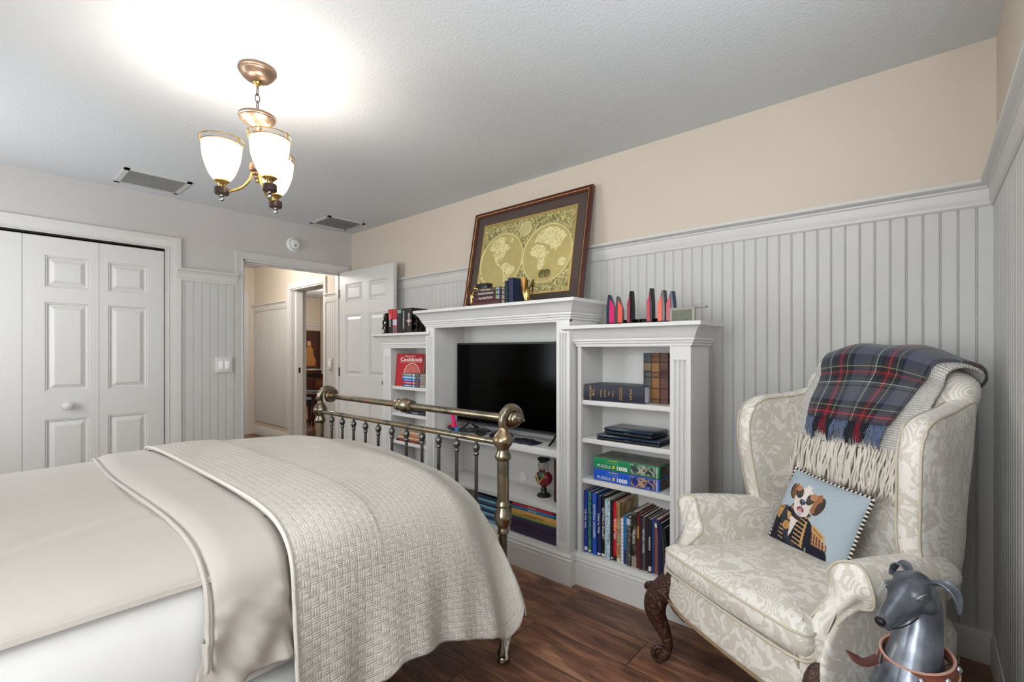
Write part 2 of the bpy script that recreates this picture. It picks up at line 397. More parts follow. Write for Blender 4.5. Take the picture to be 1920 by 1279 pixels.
# closet bifold leaves (x = 0 plane, facing the room)
lw = 0.39
for k in range(4):
    y1 = CY1-.003-k*(lw+.002); kn = 2+k
    # local x -> world -y : rotate -90deg
    p = [(0.0985-.01*(k % 2)-.0, 0.328, .24, .737), (0.0985-.01*(k % 2), 0.328, .93, 1.548), (0.0985-.01*(k % 2), 0.328, 1.652, 1.87)]
    if k in (0, 2): p = [(lw-b, lw-a, c, d) for a, b, c, d in p]; p = [(0.105, .34, c, d) for a, b, c, d in p]
    if k == 1: p = [(0.052, .282, c, d) for a, b, c, d in p]
    d = sdoor(f'door_{kn}', lw, p, (-0.012, y1, 0.008), -PI/2, h=DZ-.03)
    d['label'] = ['closet leaf nearest the bedroom doorway', 'closet leaf with a round knob', 'closet leaf at the far left edge of the view', 'closet leaf beyond the left edge of the view'][k]
    # panels face +x : local -y -> world -x, so flip
    d.scale = (1, -1, 1)
    if k in (1, 2):
        MB().lathe([(0, 0), (.016, 0), (.013, .012), (.019, .022), (.029, .032), (.027, .042), (.015, .048), (0, .050)], (0, 0, 0), 'y', 20).xf(lambda x, y, z: (x+(.168 if k == 1 else .22), -y, z+.826)).build('door_knob', paint, d)

# ---- hallway seen through the doorway
HY = 0.13; HX = -2.95
struct('wall_hall_side', MB().box(-0.85, -0.12, HY, HY+.2, 0, H).box(-1.74, -0.85, HY, HY+.2, DZ, H).box(HX-.1, -1.74, HY, HY+.2, 0, H), wall_beige)
struct('wall_hall_end', box(HX-.12, HX, -1.9, HY, 0, H), wall_beige)
struct('wall_hall_near', box(HX, -0.75, -1.42, -1.32, 0, H), wall_beige)
struct('wall_far_end', box(-6.3, -6.15, .2, 2.9, 0, H), wall_beige)
struct('wall_far_back', box(-6.15, -0.4, 2.74, 2.9, 0, H), wall_beige)
struct('wall_far_side', box(-.5, -.4, .33, 2.74, 0, H), wall_beige)
struct('wall_far_near', box(-6.15, HX-.1, .13, .33, 0, H), wall_beige)
for a, b in ((-0.78, -0.14), (HX+.002, -1.815)):
    struct('beadboard_panelling', bead(a, b, .2, 1.79, lambda x, d, z: (x, HY-d, z)), panelp, bpy.data.objects['wall_hall_side'], recalc=False, smooth=False)
    struct('trim_8' if a > -1 else 'trim_9', R_([(b, HY), (a, HY)], railp), paint, label='hall cap rail right of the hall doorway' if a > -1 else 'hall cap rail left of the hall doorway')
struct('trim_10', R_([(-0.14, HY-.002), (-0.78, HY-.002)], basep), paint); struct('trim_11', R_([(-1.815, HY-.002), (HX, HY-.002)], basep), paint)
# casing of the opening in hall side wall (plane y = HY, facing -y)
cs = casing(-1.74, -0.85, DZ, 0.072); cs.xf(lambda x, y, z: (y, HY-x, z)); struct('trim_12', cs, paint, label='casing of the hall doorway')
jm = MB().box(-1.741, -1.725, HY, HY+.2, 0, DZ).box(-.866, -.849, HY, HY+.2, 0, DZ).box(-1.74, -.85, HY, HY+.2, DZ-.016, DZ+.001)
struct('trim_13', jm, paint, label='jamb of the hall doorway')
struct('trim_14', MB().box(-1.725, -1.70, HY+.055, HY+.14, 0, DZ-.02), M('white_door_edge', C(228, 227, 222), .35), label='white edge of the pocket door in the hall doorway')
box(-1.6995, -1.6975, HY+.085, HY+.11, 0.93, 1.0).build('strike_plate', brass_dark, bpy.data.objects['trim_14'])
struct('trim_15', R_([(-6.15, .33), (-6.15, 2.74)][::-1], [(0, 1.80), (.02, 1.80), (.03, 1.86), (0, 1.87)]), paint, label='picture rail on the far room wall')
# hall end door
hd = sdoor('door_6', 0.76, six(.76, .1, .38, .1), (HX+.004, -0.03, 0.005), -PI/2); hd.scale = (1, -1, 1)
hd['label'] = 'grey door at the end of the hall with dark hinges'
for z in (0.33, 1.05, 1.75): box(-0.006, 0.012, -0.010, 0.002, z-.05, z+.05).build('hinge', brass_dark, hd)
struct('trim_16', MB().box(HX, HX+.018, -0.028, 0.045, 0, DZ+.07).box(HX, HX+.018, -.90, -.028, DZ, DZ+.07), paint, label='casing of the hall end door')
# ---------------------------------------------------------------- bookcases
UB = -0.30     # inner back
def stile(x0, x1, yf, z0, z1, zf0, zf1, n=3, th=0.022):
    """face stile with rounded flutes between zf0 and zf1"""
    mb = MB().box(x0, x1, yf, yf+th, z0, zf0).box(x0, x1, yf, yf+th, zf1, z1)
    w = x1-x0; m = 0.016; pr = [(x0, yf+th), (x0, yf), (x0+m, yf)]; fw = (w-2*m)/n
    for k in range(n):
        a = x0+m+k*fw
        for j in range(9):
            u = j/8; d = 0.013*math.sin(PI*u)**.7; pr.append((a+fw*(0.14+0.72*u), yf+d))
    pr += [(x1-m, yf), (x1, yf), (x1, yf+th)]
    k = len(pr); mb.add([(x, y, zf0) for x, y in pr]+[(x, y, zf1) for x, y in pr], [(i, (i+1) % k, k+(i+1) % k, k+i) for i in range(k)]+[tuple(range(k)), tuple(range(k, 2*k))[::-1]])
    return mb
def crownp(z0):
    return [(0, z0), (.008, z0), (.008, z0+.010), (.015, z0+.014), (.015, z0+.022), (.022, z0+.026), (.022, z0+.032), (.022, z0+.036), (.027, z0+.040), (.034, z0+.058), (.047, z0+.076), (.060, z0+.087), (.064, z0+.089), (.064, z0+.106), (0, z0+.106)]
plinthp = [(0, 0), (.016, 0), (.016, .112), (.011, .115), (.011, .118), (.016, .121), (.016, .130), (.009, .134), (.009, .139), (.012, .143), (.010, .152), (.004, .157), (.004, .163), (0, .166)]
def unit(name, label, x0, x1, yf, z1, ix0, ix1, shelves, izt, izb, left_fl, right_fl, ov):
    t = thing(name, label, 'bookcase', ((x0+x1)/2, (yf+UB)/2, 0)); cx, cy = (x0+x1)/2, (yf+UB)/2
    def part(nm, mb, mat=unitp, **kw): return mb.xf(lambda x, y, z: (x-cx, y-cy, z)).build(nm, mat, t, **kw)
    part('side_panel', box(x0, x0+.018, yf+.022, UB, 0, z1-.1)); part('side_panel', box(x1-.018, x1, yf+.022, UB, 0, z1-.1))
    if ix0-x0 > .04: part('side_panel', box(ix0-.016, ix0, yf+.022, UB, izb, z1-.1))
    if x1-ix1 > .04: part('side_panel', box(ix1, ix1+.016, yf+.022, UB, izb, z1-.1))
    part('back_panel', box(x0+.018, x1-.018, UB, UB+.012, 0, z1-.1))
    for sz, th in shelves: part('shelf', box(ix0+.001, ix1-.001, yf+.012, UB-.001, sz-th, sz), bevel=.002)
    part('shelf', box(ix0+.001, ix1-.001, yf+.004, UB-.001, izb-.02, izb))
    part('top_board', box(x0, x1, yf, UB+.012, z1-.09, z1-.006))
    part('header_rail', box(x0, x1, yf, yf+.022, izt, z1-.1))
    part('kick_board', box(x0, x1, yf, yf+.022, 0.01, izb-.002))
    f = lambda a, b, fl, k: part('pilaster' if fl else 'stile', stile(a, b, yf-.003, izb-.004, izt+.01, izb+.05, izt-.06) if fl else box(a, b, yf-.001, yf+.022, izb-.002, izt+.01))
    f(x0, ix0, left_fl, 0); f(ix1, x1, right_fl, 1)
    part('plinth_moulding', MB().mould([(x1, UB), (x1, yf), (x0, yf), (x0, UB)], plinthp), recalc=True)
    part('crown_moulding', MB().mould([(x1, UB+.02), (x1, yf), (x0, yf)]+([(x0, UB+.02)] if ov >= 1 else [(x0, yf+.04)]), crownp(z1-.106)), recalc=True)
    part('crown_top', box(x0-.0, x1, yf-.0, UB+.02, z1-.006, z1-.0005))
    return t
unit('bookcase', 'tall white centre bookcase holding the television', 1.955, 3.140, -.57, 1.492, 2.046, 3.056, [(.685, .038), (.372, .024)], 1.374, .165, True, True, 1)
unit('bookcase', 'low white bookcase to the right of the television, beside the wing chair', 3.157, 3.752, -.522, 1.350, 3.178, 3.657, [(.963, .024), (.765, .024), (.553, .024)], 1.24, .165, False, True, 0)
unit('bookcase', 'low white bookcase to the left of the television, by the open door', 1.372, 1.938, -.522, 1.350, 1.470, 1.920, [(.955, .024), (.755, .024), (.545, .024)], 1.24, .165, True, False, 1)
# cable grommet in the back of the centre unit
cu_ = bpy.data.objects['bookcase']
MB().lathe([(.012, 0), (.030, 0), (.031, .003), (.026, .006), (.012, .005)], (0, 0, 0), 'y', 24).xf(lambda x, y, z: (x+2.60-2.5475, -y+UB+.435-.001, z+.417)).build('cable_grommet', M('white_plastic', C(232, 232, 230), .35), cu_)
MB().lathe([(0, 0), (.013, 0)], (0, 0, 0), 'y', 16).xf(lambda x, y, z: (x+2.60-2.5475, -y+UB+.432, z+.417)).build('cable_hole', M('black_hole', C(8, 8, 8), .9), cu_)

# ---------------------------------------------------------------- books
pages = M('book_page_edges', C(214, 206, 188), .8, var=.06, vscale=120, bump=.3, bscale=300, bdist=.0005)
whitel = M('white_print', C(236, 234, 228), .6); goldl = M('gold_print', C(196, 160, 92), .4, .4); blackm = M('black_print', C(18, 18, 18), .5)
_bm = {}
def bmat(c, rough=.62, var=.05):
    k = (c, rough, var)
    if k not in _bm: _bm[k] = M('book_cover_%d' % len(_bm), C(*c), rough, var=var, vscale=70)
    return _bm[k]
def photo_cover(name, cols, scale=30):
    if name in _mc: return _mc[name]
    t = NT(name); co = t.coord(); n1 = t.noise(co, scale, 4, 1.0)
    t.set(t.ramp(n1, [(0.30+0.4*i/max(1, len(cols)-1), C(*c)) for i, c in enumerate(cols)]), .4); _mc[name] = t.m; return t.m
def book(label, w, d, h, col, cat='book', group=None, mat=None, upright=True, title=None, tmat=None, tsize=None, soft=False, bands=None, name='book'):
    """upright book: spine towards -y, thickness w along x, depth d along +y, height h. origin at base, front-centre of the spine"""
    t = thing(name, label, cat, group=group)
    m = mat or bmat(col); c = .0018 if not soft else .0008; ov = .003 if not soft else 0
    mb = MB(); mb.box(-w/2, -w/2+c, 0.002, d, 0, h).box(w/2-c, w/2, 0.002, d, 0, h)
    mb.add([], [])
    k = 6; pr = [(-w/2, .004)]+[(-w/2+w*i/k, .004-.004*math.sin(PI*i/k)) for i in range(1, k)]+[(w/2, .004), (w/2, .008), (-w/2, .008)]
    mb.prism(pr, 0, h)
    mb.build('cover', m, t)
    MB().box(-w/2+c, w/2-c, .006, d-ov, ov, h-ov).build('page_block', pages, t)
    if bands:
        for (z0, z1, bc) in bands: MB().prism([(x*1.015, y-.0006) for x, y in pr[:k+1]]+[(w/2*1.01, .006), (-w/2*1.01, .006)], z0*h, z1*h).build('spine_band', bmat(bc), t)
    if title:
        sz = tsize or min(w*.8, .02)
        lettering(title, sz, tmat or whitel, t, TR(0, -.0010, h*.55) @ RX(PI/2) @ RZ(-PI/2))
    return t
def put(t, x, y, z, rz=0, rx=0, ry=0): t.location = (x, y, z); t.rotation_euler = (rx, ry, rz); return t

# bottom shelf of the right unit: (thickness, height, depth, colour, label, title, bands)
ZB = .1655
row = [
 (.020, .322, .205, (18, 48, 150), 'tall royal blue hardback, first on the bottom shelf by the left side', 'THE CIVIL WAR', [(.03, .09, (225, 230, 240))]),
 (.021, .318, .20, (52, 112, 112), 'teal patterned hardback between two blue books', None, [(.02, .05, (230, 230, 220))]),
 (.008, .318, .20, (20, 30, 80), 'thin navy book beside the teal patterned one', None, None),
 (.026, .318, .205, (30, 82, 178), 'bright blue hardback with white spine text', 'NATIONAL WONDERS', None),
 (.024, .305, .20, (16, 34, 96), 'navy hardback with white script title', 'Called to Walk', [(.02, .05, (210, 214, 225))]),
 (.024, .312, .20, (14, 16, 22), 'black hardback with widely spaced pale title', 'GETTING A GALLERY', [(.01, .05, (215, 210, 205))]),
 (.031, .300, .21, (120, 160, 176), 'pale blue-grey patterned hardback', None, None),
 (.013, .298, .20, (24, 24, 28), 'black book left of the red one', None, [(.02, .05, (220, 220, 220))]),
 (.024, .292, .20, (196, 22, 42), 'bright red hardback with orange spine patch', 'World of Flight', [(.52, .70, (240, 100, 40)), (0, .09, (20, 20, 22))]),
 (.020, .298, .205, (182, 140, 96), 'tan book with a green and brown landscape cover', None, [(0, .07, (225, 215, 195))]),
 (.015, .222, .16, (232, 236, 242), 'short spiral-bound white book with striped spine', None, None),
 (.017, .240, .17, (34, 116, 190), 'short sky blue paperback', None, [(0, .3, (40, 44, 100))]),
 (.024, .236, .17, (58, 58, 56), 'short charcoal paperback with pale flecks', None, [(.85, .98, (190, 200, 215))]),
 (.030, .268, .20, (40, 36, 38), 'dark hardback with large pale PALACES lettering', 'PALACES', [(0, .2, (150, 140, 125))]),
 (.012, .262, .20, (120, 28, 34), 'narrow maroon and amber book', None, [(.55, .78, (226, 170, 60))]),
 (.014, .258, .20, (64, 30, 36), 'narrow dark maroon hardback', None, None),
 (.020, .256, .20, (76, 68, 74), 'slate grey book with white lower spine text', 'HISTORIC HOMES', None),
 (.014, .252, .20, (50, 34, 36), 'dark brown book beside the slate grey one', None, None),
 (.018, .252, .20, (24, 24, 34), 'near-black book with white block at the foot of its spine', 'MANSIONS', [(.03, .12, (225, 225, 225))]),
 (.010, .256, .20, (40, 72, 140), 'thin mid-blue book just left of the dusty rose-brown one', None, None),
 (.022, .256, .20, (134, 84, 78), 'dusty rose-brown book with white label near the top', None, [(.86, .94, (235, 228, 205)), (.94, 1.0, (30, 50, 120))]),
 (.018, .246, .20, (22, 26, 72), 'dark navy book right of the rose-brown one', None, None),
]
x = 3.181
for i, (bw, bh, bd, colr, lab, tit, bands) in enumerate(row):
    mt = None
    if i == 1: mt = photo_cover('teal_pattern_cover', [(26, 60, 60), (60, 120, 116), (110, 160, 140)], 60)
    if i == 6: mt = photo_cover('blue_grey_pattern_cover', [(90, 130, 150), (150, 186, 196), (206, 220, 224), (110, 150, 160)], 55)
    if i == 9: mt = photo_cover('landscape_cover', [(110, 150, 90), (196, 176, 130), (150, 100, 56), (120, 170, 110)], 14)
    if i == 12: mt = photo_cover('fleck_cover', [(40, 40, 40), (80, 80, 76), (150, 148, 140)], 70)
    if i == 13: mt = photo_cover('palace_cover', [(24, 22, 26), (60, 52, 50), (150, 138, 122)], 22)
    b = book(lab, bw-.0012, bd, bh, colr, group='large books on the bottom shelf', mat=mt, title=tit, tsize=min(bw*.72, .017), bands=bands)
    if i == 10:
        for k in range(12): MB().tube([(-.008+.016*j/8, -.001-.003*math.sin(PI*j/8), .015+k*.0175) for j in range(9)], .0009, 5).build('spiral_ring', bmat((90, 110, 150)), b)
    put(b, x+bw/2, -.500+.004*((i*7) % 3), ZB); x += bw
# leaning books at the right end
for k, (colr, lab, tit) in enumerate([((38, 38, 44), 'dark grey book leaning left against the row', 'AIRCRAFT'), ((56, 56, 60), 'charcoal book leaning, second of the leaning three', None), ((22, 24, 30), 'black book leaning at the right end of the row', None)]):
    b = book(lab, .016, .19, .245-.01*k, colr, group='large books on the bottom shelf', title=tit, tsize=.011)
    put(b, 3.642-.03+.012*k, -.495, ZB+.001, 0, 0, math.radians(-6))
print('row end', x)
# upper shelf of the right unit: big navy book lying on its side, three antique books
def flatbook(label, w, d, th, col, x, y, z, rz=0, title=None, tmat=None, tsize=.014, group=None, mat=None, endpages=True, bands=None, soft=False, rough=.45, sx=1):
    """book lying flat: spine faces -y, length w along x, spine height th"""
    t = thing('book', label, 'book', (x, y, z), rz, group); m = mat or bmat(col, rough); c = .0022 if not soft else .0008
    k = 6; pr = [(.004-.004*math.sin(PI*i/k), th*i/k) for i in range(k+1)]+[(.009, th), (.009, th-c), (d, th-c), (d, th), (.009, th)]
    mb = MB(); mb.box(-w/2, w/2, .004, d, 0, c).box(-w/2, w/2, .004, d, th-c, th)
    pr2 = [(.004-.004*math.sin(PI*i/k), th*i/k) for i in range(k+1)]+[(.009, th), (.009, 0)]
    mb.prism(pr2, -w/2, w/2, lambda a, b, zz: (zz, a, b)); mb.build('cover', m, t)
    MB().box(-w/2+.003, w/2-.003, .008, d-.003, c, th-c).build('page_block', pages, t)
    if bands:
        for (a, b2, bc) in bands: MB().prism([(p-.0007, q) for p, q in pr2[:k+1]]+[(.006, th*1.01), (.006, -.0003)], -w/2+a*w, -w/2+b2*w, lambda a_, b_, zz: (zz, a_, b_)).build('spine_band', bmat(bc), t)
    if title: lettering(title, tsize, tmat or whitel, t, TR(0, -.0012, th/2) @ RX(PI/2), sx=sx)
    return t
nb = flatbook('thick navy reference volume lying flat with gold lettering', .325, .20, .083, (28, 30, 50), 3.352, -.50, .9635, math.radians(4))
for k, (s_, xx, sz) in enumerate([('THE\nHISTORY', -.118, .017), ('GREECE', -.066, .010), ('EUROPE', -.044, .010), ('ASIA', -.022, .010), ('ROME', 0, .010), ('ILLUSTRATED\nCHRONICLE', .042, .0095), ('ATLAS', .095, .017)]):
    lettering(s_, sz, goldl, nb, TR(xx, -.0014, .0415) @ RX(PI/2) @ RZ(-PI/2), sx=1.1)
box(.158, .1628, .012, .195, .004, .079).build('fore_edge', M('gilt_blue_white_pages', C(206, 214, 232), .6), nb)
for (bx_, bw_, colr, lab, bb) in [(3.541, .040, (70, 72, 72), 'antique grey-green leather volume with worn gilt panels', [(.08, .28, (98, 78, 56)), (.66, .8, (118, 100, 78)), (.9, .97, (50, 68, 76))]),
                                 (3.583, .040, (112, 74, 42), 'antique tan leather volume between two others', [(.1, .5, (132, 88, 48)), (.62, .8, (140, 98, 58)), (.9, .96, (90, 54, 32))]),
                                 (3.626, .040, (92, 56, 50), 'antique reddish-brown leather volume at the right', [(.12, .45, (96, 56, 50)), (.55, .68, (74, 32, 34)), (.72, .88, (100, 68, 60))])]:
    b = book(lab, bw_, .17, .246, colr, group='antique leather volumes', mat=M('worn_leather_%d' % int(bx_*1000), C(*colr), .6, var=.35, vscale=60, bump=.5, bscale=90), bands=bb); put(b, bx_-.042, -.425, .9635)
    for q in (.08, .3, .52, .62, .82): MB().tube([(-bw_/2, .004, q*.246), (-bw_/4, 0.0005, q*.246), (0, -.001, q*.246), (bw_/4, .0005, q*.246), (bw_/2, .004, q*.246)], .0022, 6).build('raised_band', bmat((60, 40, 28)), b)
# laptops / slim players on the third shelf
navyg = M('glossy_navy_plastic', C(20, 38, 62), .22, var=.05, vscale=12)
blk = M('matt_black_plastic', C(18, 18, 20), .45); silv = M('silver_metal', C(190, 192, 196), .25, 1)
def slim(label, w, d, th, x, y, z, rz):
    t = thing('laptop', label, 'laptop', (x, y, z), rz, 'laptops stacked on the shelf')
    box(-w/2, w/2, 0, d, 0.002, th*.45).build('base', blk, t, bevel=.004); box(-w/2, w/2, 0, d, th*.5, th).build('lid', navyg, t, bevel=.006)
    box(-.012, .012, -.001, .001, th*.42, th*.5).build('latch', silv, t)
    MB().tube([(-w/2+.02, d-.004, th*.5), (w/2-.02, d-.004, th*.5)], .004, 8).build('hinge', blk, t)
    return t
slim('wide navy laptop lying under a smaller one', .335, .20, .030, 3.432, -.508, .7655, math.radians(1))
slim('smaller navy laptop on top of the wider one', .262, .165, .034, 3.425, -.494, .7965, math.radians(-2))
# puzzle boxes
yel = M('yellow_print', C(240, 206, 40), .5)
def puzzle(label, col, cols, x, y, z, rz):
    t = thing('puzzle_box', label, 'puzzle box', (x, y, z), rz, 'thousand-piece puzzles stacked on the shelf')
    w, d, th = .352, .19, .058
    box(-w/2, w/2, 0, d, 0, th*.93).build('tray', bmat((60, 62, 60)), t)
    box(-w/2-.002, w/2+.002, -.002, d+.002, .002, th).build('lid', bmat(col, .35, .03), t, bevel=.001)
    box(-w/2, w/2, 0, d, th, th+.0008).build('top_picture', photo_cover('puzzle_top_'+label[:5], [(96, 100, 92), (120, 122, 112), (84, 90, 84)], 9), t)
    box(.03, w/2-.012, -.0032, -.002, .006, th-.005).build('side_picture', photo_cover('puzzle_side_'+label[:5], cols, 45), t)
    box(w/2-.010, w/2-.007, -.0032, -.002, .002, th-.002).build('edge_stripe', whitel, t)
    box(w/2+.002, w/2+.003, .012, d-.01, .004, th-.004).build('end_picture', photo_cover('puzzle_end', [(26, 22, 20), (60, 50, 38), (110, 90, 60)], 40), t)
    lettering('PUZZLE', .0195, whitel, t, TR(-.118, -.0026, .016) @ RX(PI/2), sx=1.15)
    lettering('1000', .027, whitel, t, TR(-.017, -.0026, .017) @ RX(PI/2), sx=1.15, bold=.0008)
    lettering('$', .026, yel, t, TR(-.062, -.0026, .017) @ RX(PI/2), sx=1.2, bold=.001)
    lettering('EUROGRAPHICS', .0075, yel, t, TR(-.065, -.0026, .049) @ RX(PI/2))
    lettering('Panorama Village', .011, M('print_'+label[:5], C(120, 190, 150) if col[1] > col[2] else C(120, 150, 230), .5), t, TR(-.07, -.0026, .037) @ RX(PI/2))
    return t
puzzle('blue 1000-piece puzzle box underneath the green one', (26, 84, 190), [(20, 26, 60), (36, 60, 140), (200, 160, 110), (60, 40, 30)], 3.413, -.49, .554, 0)
puzzle('green 1000-piece puzzle box on top of the blue one', (24, 134, 84), [(20, 50, 40), (60, 90, 80), (190, 190, 170), (90, 40, 40)], 3.413, -.49, .6135, 0)

# left unit: cookbook leaning upright, stack of four books
ck = thing('cookbook', 'large red cookbook standing with a bowl pictured on its cover', 'book', (1.60, -.455, .9555), math.radians(24)); ck.rotation_euler[0] = math.radians(-7)
w_, h_ = .225, .245
box(-w_/2, w_/2, 0, .004, 0, h_).build('cover', bmat((172, 18, 30), .7), ck); box(-w_/2, w_/2, .030, .034, 0, h_).build('cover', bmat((172, 18, 30), .7), ck)
box(-w_/2-.002, -w_/2+.003, 0, .034, 0, h_).build('spine', bmat((150, 16, 28), .7), ck); box(-w_/2+.004, w_/2-.004, .004, .030, .004, h_-.004).build('page_block', pages, ck)
lettering('Betty Crocker', .0165, whitel, ck, TR(.0, -.0008, .226) @ RX(PI/2), sx=.9)
lettering('Cookbook', .040, whitel, ck, TR(.01, -.0008, .200) @ RX(PI/2), sx=1.05, bold=.0006)
box(-.09, .10, -.0008, 0, .180, .1815).build('title_rule', whitel, ck)
MB().lathe([(0, 0), (.060, 0), (.060, .0008), (0, .0008)], (0, 0, 0), 'y', 40).xf(lambda x, y, z: (x+.02, -y, z*1.2+.092)).build('bowl_picture', photo_cover('soup_print', [(120, 20, 16), (190, 60, 30), (160, 30, 24), (210, 110, 60)], 60), ck)
MB().tube([(.02+.066*math.cos(a*PI/24), -.0006, .092+.079*math.sin(a*PI/24)) for a in range(48)], .0032, 6, closed=True, flat=.6).build('bowl_rim', bmat((222, 196, 170)), ck)
stk = [((28, 80, 150), 'blue booklet at the bottom of the small stack'), ((190, 28, 40), 'red booklet in the small stack'), ((36, 92, 176), 'mid blue booklet above the red one'), ((110, 160, 200), 'pale blue booklet second from the top'), ((120, 116, 96), 'olive booklet at the top of the small stack')]
z = .9555
for k, (c_, lab) in enumerate(stk):
    b = flatbook(lab, .20, .15, .0195, c_, 1.70+.003*(k % 2), -.512, z, math.radians(-1+k*.6), group='booklets stacked in front of the cookbook', soft=True)
    box(.03, .045, -.0012, .0, .004, .0155).build('spine_mark', whitel, b); box(-.07, .01, -.0012, .0, .007, .0125).build('spine_text', bmat((205, 215, 225)), b); box(.055, .097, -.0011, .0, .001, .0185).build('spine_end', bmat((96, 90, 80)), b); z += .0198
# second shelf: dark flat book; third: orange/cream books; fourth: blue items
flatbook('dark purple book lying on the second shelf', .24, .16, .022, (40, 34, 54), 1.74, -.50, .7555, 0, group='dark books on the second shelf', title='MEDICAL GUIDE', tsize=.009)
flatbook('black book resting on the dark purple one', .22, .15, .018, (26, 26, 30), 1.76, -.495, .778, .04, group='dark books on the second shelf')
z = .5455
for k, (c_, th, lab) in enumerate([((110, 40, 40), .018, 'dark red paperback at the bottom of the warm stack'), ((214, 190, 160), .022, 'cream paperback with red fruit on its spine'), ((196, 150, 110), .020, 'tan paperback in the warm stack'), ((224, 200, 172), .020, 'pale cream paperback at the top of the warm stack')]):
    b = flatbook(lab, .27-.02*k, .17, th, c_, 1.66+.008*k, -.505, z, math.radians(2-k), group='warm coloured paperbacks behind the footboard', mat=photo_cover('fruit_cover_%d' % k, [c_, tuple(max(0, v-60) for v in c_), c_, (190, 60, 30)], 45)); z += th+.0003
b = thing('folded_cloth', 'crumpled blue cloth on the bottom shelf behind the footboard', 'cloth', (1.66, -.44, .1655))
MB().grid(lambda u, v: (-.16+.32*u+.01*math.sin(9*v), -.06+.2*v, .002+.19*(math.sin(PI*u)**.5)*(math.sin(PI*v)**.5)*(.8+.2*math.sin(11*u+7*v))+.012*math.sin(23*u+5*v)), 30, 20).build('cloth', M('blue_cloth', C(50, 100, 160), .8, var=.2, vscale=20), b)

# centre unit: television
tv = thing('television', 'large flat-screen television, switched off, on the centre shelf', 'television', (2.572, -.40, .685))
box(-.485, .485, -.006, .010, .048, .588).build('frame', blk, tv, bevel=.003)
box(-.473, .473, -.0078, -.0055, .064, .577).build('screen', M('black_screen_glass', C(1, 1, 1), .12, spec=.06), tv)
box(-.40, .40, .010, .05, .09, .50).build('rear_housing', blk, tv, bevel=.01)
box(-.485, .485, -.0082, -.005, .044, .054).build('bottom_bezel', M('bezel_grey', C(80, 82, 84), .3, .6), tv)
for s_ in (-.36, .36):
    for yy in (-.10, .10): MB().tube([(s_, 0, .052), (s_+.01*(1 if s_ > 0 else -1), yy*.5, .022), (s_+.02*(1 if s_ > 0 else -1), yy, .005)], .006, 8).build('foot', blk, tv)
# clutter in front of the television
g = thing('tape_dispenser', 'dark gadget with an orange and pink handle on the shelf', 'tool', (2.145, -.50, .6852))
MB().sphere((0, 0, .022), .022, 14, (2.2, 1, 1)).build('body', navyg, g); MB().tube(catmull([(-.03, -.01, .02), (.0, -.02, .045), (.035, -.015, .03)], 5), .006, 8).build('strap', bmat((220, 70, 50)), g)
ob = box(-.012, .012, -.008, .008, 0, .095).build('pink_handle', M('hot_pink_plastic', C(236, 20, 120), .4), g, bevel=.004); ob.location = (.035, -.005, .02); ob.rotation_euler = (0, math.radians(-18), 0)
ob = box(-.012, .014, -.008, .008, 0, .03).build('blue_tip', M('sky_blue_plastic', C(40, 130, 190), .4), g, bevel=.004); ob.location = (.052, -.007, .0)
cb = thing('coiled_cable', 'tangle of black cables on the shelf before the television', 'cable', (2.42, -.49, .686))
for k in range(4):
    MB().tube(catmull([(-.12+.02*k+.09*math.cos(a*1.1+k)+.05*a/6, .035*math.sin(a*1.7+k*1.3), .006+.008*k+.006*math.sin(a*3+k)) for a in range(8)], 5), .0042, 6).build('loop', blk, cb)
MB().sphere((-.02, .0, .035), .004, 8).build('plug_tip', silv, cb)
gl = thing('game_controller', 'black game controller lying among the cables', 'controller', (2.60, -.50, .6855))
MB().tube(catmull([(-.075, -.03, .012), (-.06, .01, .02), (0, .018, .024), (.06, .01, .02), (.075, -.03, .012)], 5), [.013+.008*math.sin(PI*i/20) for i in range(21)], 10, flat=.8).build('body', blk, gl)
for a in (-.035, .035): MB().lathe([(.008, 0), (.008, .008), (.010, .012), (0, .014)], (a, .0, .036), 'z', 12).build('thumb_stick', navyg, gl)
st = thing('folded_jacket', 'dark navy folded pouch under the television', 'pouch', (2.77, -.505, .6855))
MB().grid(lambda u, v: (-.1+.2*u, -.04+.1*v, .001+.022*(max(0, math.sin(PI*u)*math.sin(PI*v)))**.4+.002*math.sin(20*u+8*v)), 24, 16).build('pouch', M('navy_nylon', C(20, 26, 40), .6, var=.2), st)
# bust and tall book on the lower shelf
bu = thing('pirate_figurine', 'painted bust figurine with black hat, red and green coat', 'figurine', (2.855, -.42, .3725))
MB().lathe([(0, 0), (.040, 0), (.042, .006), (.036, .014), (.020, .022), (.016, .034), (.019, .042), (.013, .052), (.014, .062), (0, .066)], n=28).build('pedestal', M('dark_bronze', C(44, 38, 34), .3, .4), bu)
MB().lathe([(0, .058), (.022, .060), (.046, .080), (.056, .105), (.052, .125), (.034, .142), (.018, .152), (.016, .17), (0, .172)], n=28).xf(lambda x, y, z: (x, y*.72, z)).build('coat', bmat((120, 22, 32), .35), bu)
MB().lathe([(0, .078), (.022, .082), (.036, .105), (.034, .128), (.02, .146), (0, .15)], (0, -.012, 0), n=20).xf(lambda x, y, z: (x, y*.85, z)).build('green_vest', bmat((34, 74, 50), .35), bu)
MB().tube([(-.03, -.038, .135), (-.008, -.045, .10), (.0, -.045, .085), (.012, -.045, .10), (.032, -.038, .135)], .0035, 6).build('gold_trim', goldl, bu)
MB().sphere((0, -.006, .180), .026, 18, (.85, .95, 1.15)).build('head', bmat((166, 152, 142), .4), bu)
MB().tube([(0, -.030, .186), (0, -.036, .178), (0, -.030, .174)], .004, 6).build('nose', bmat((206, 180, 160), .4), bu)
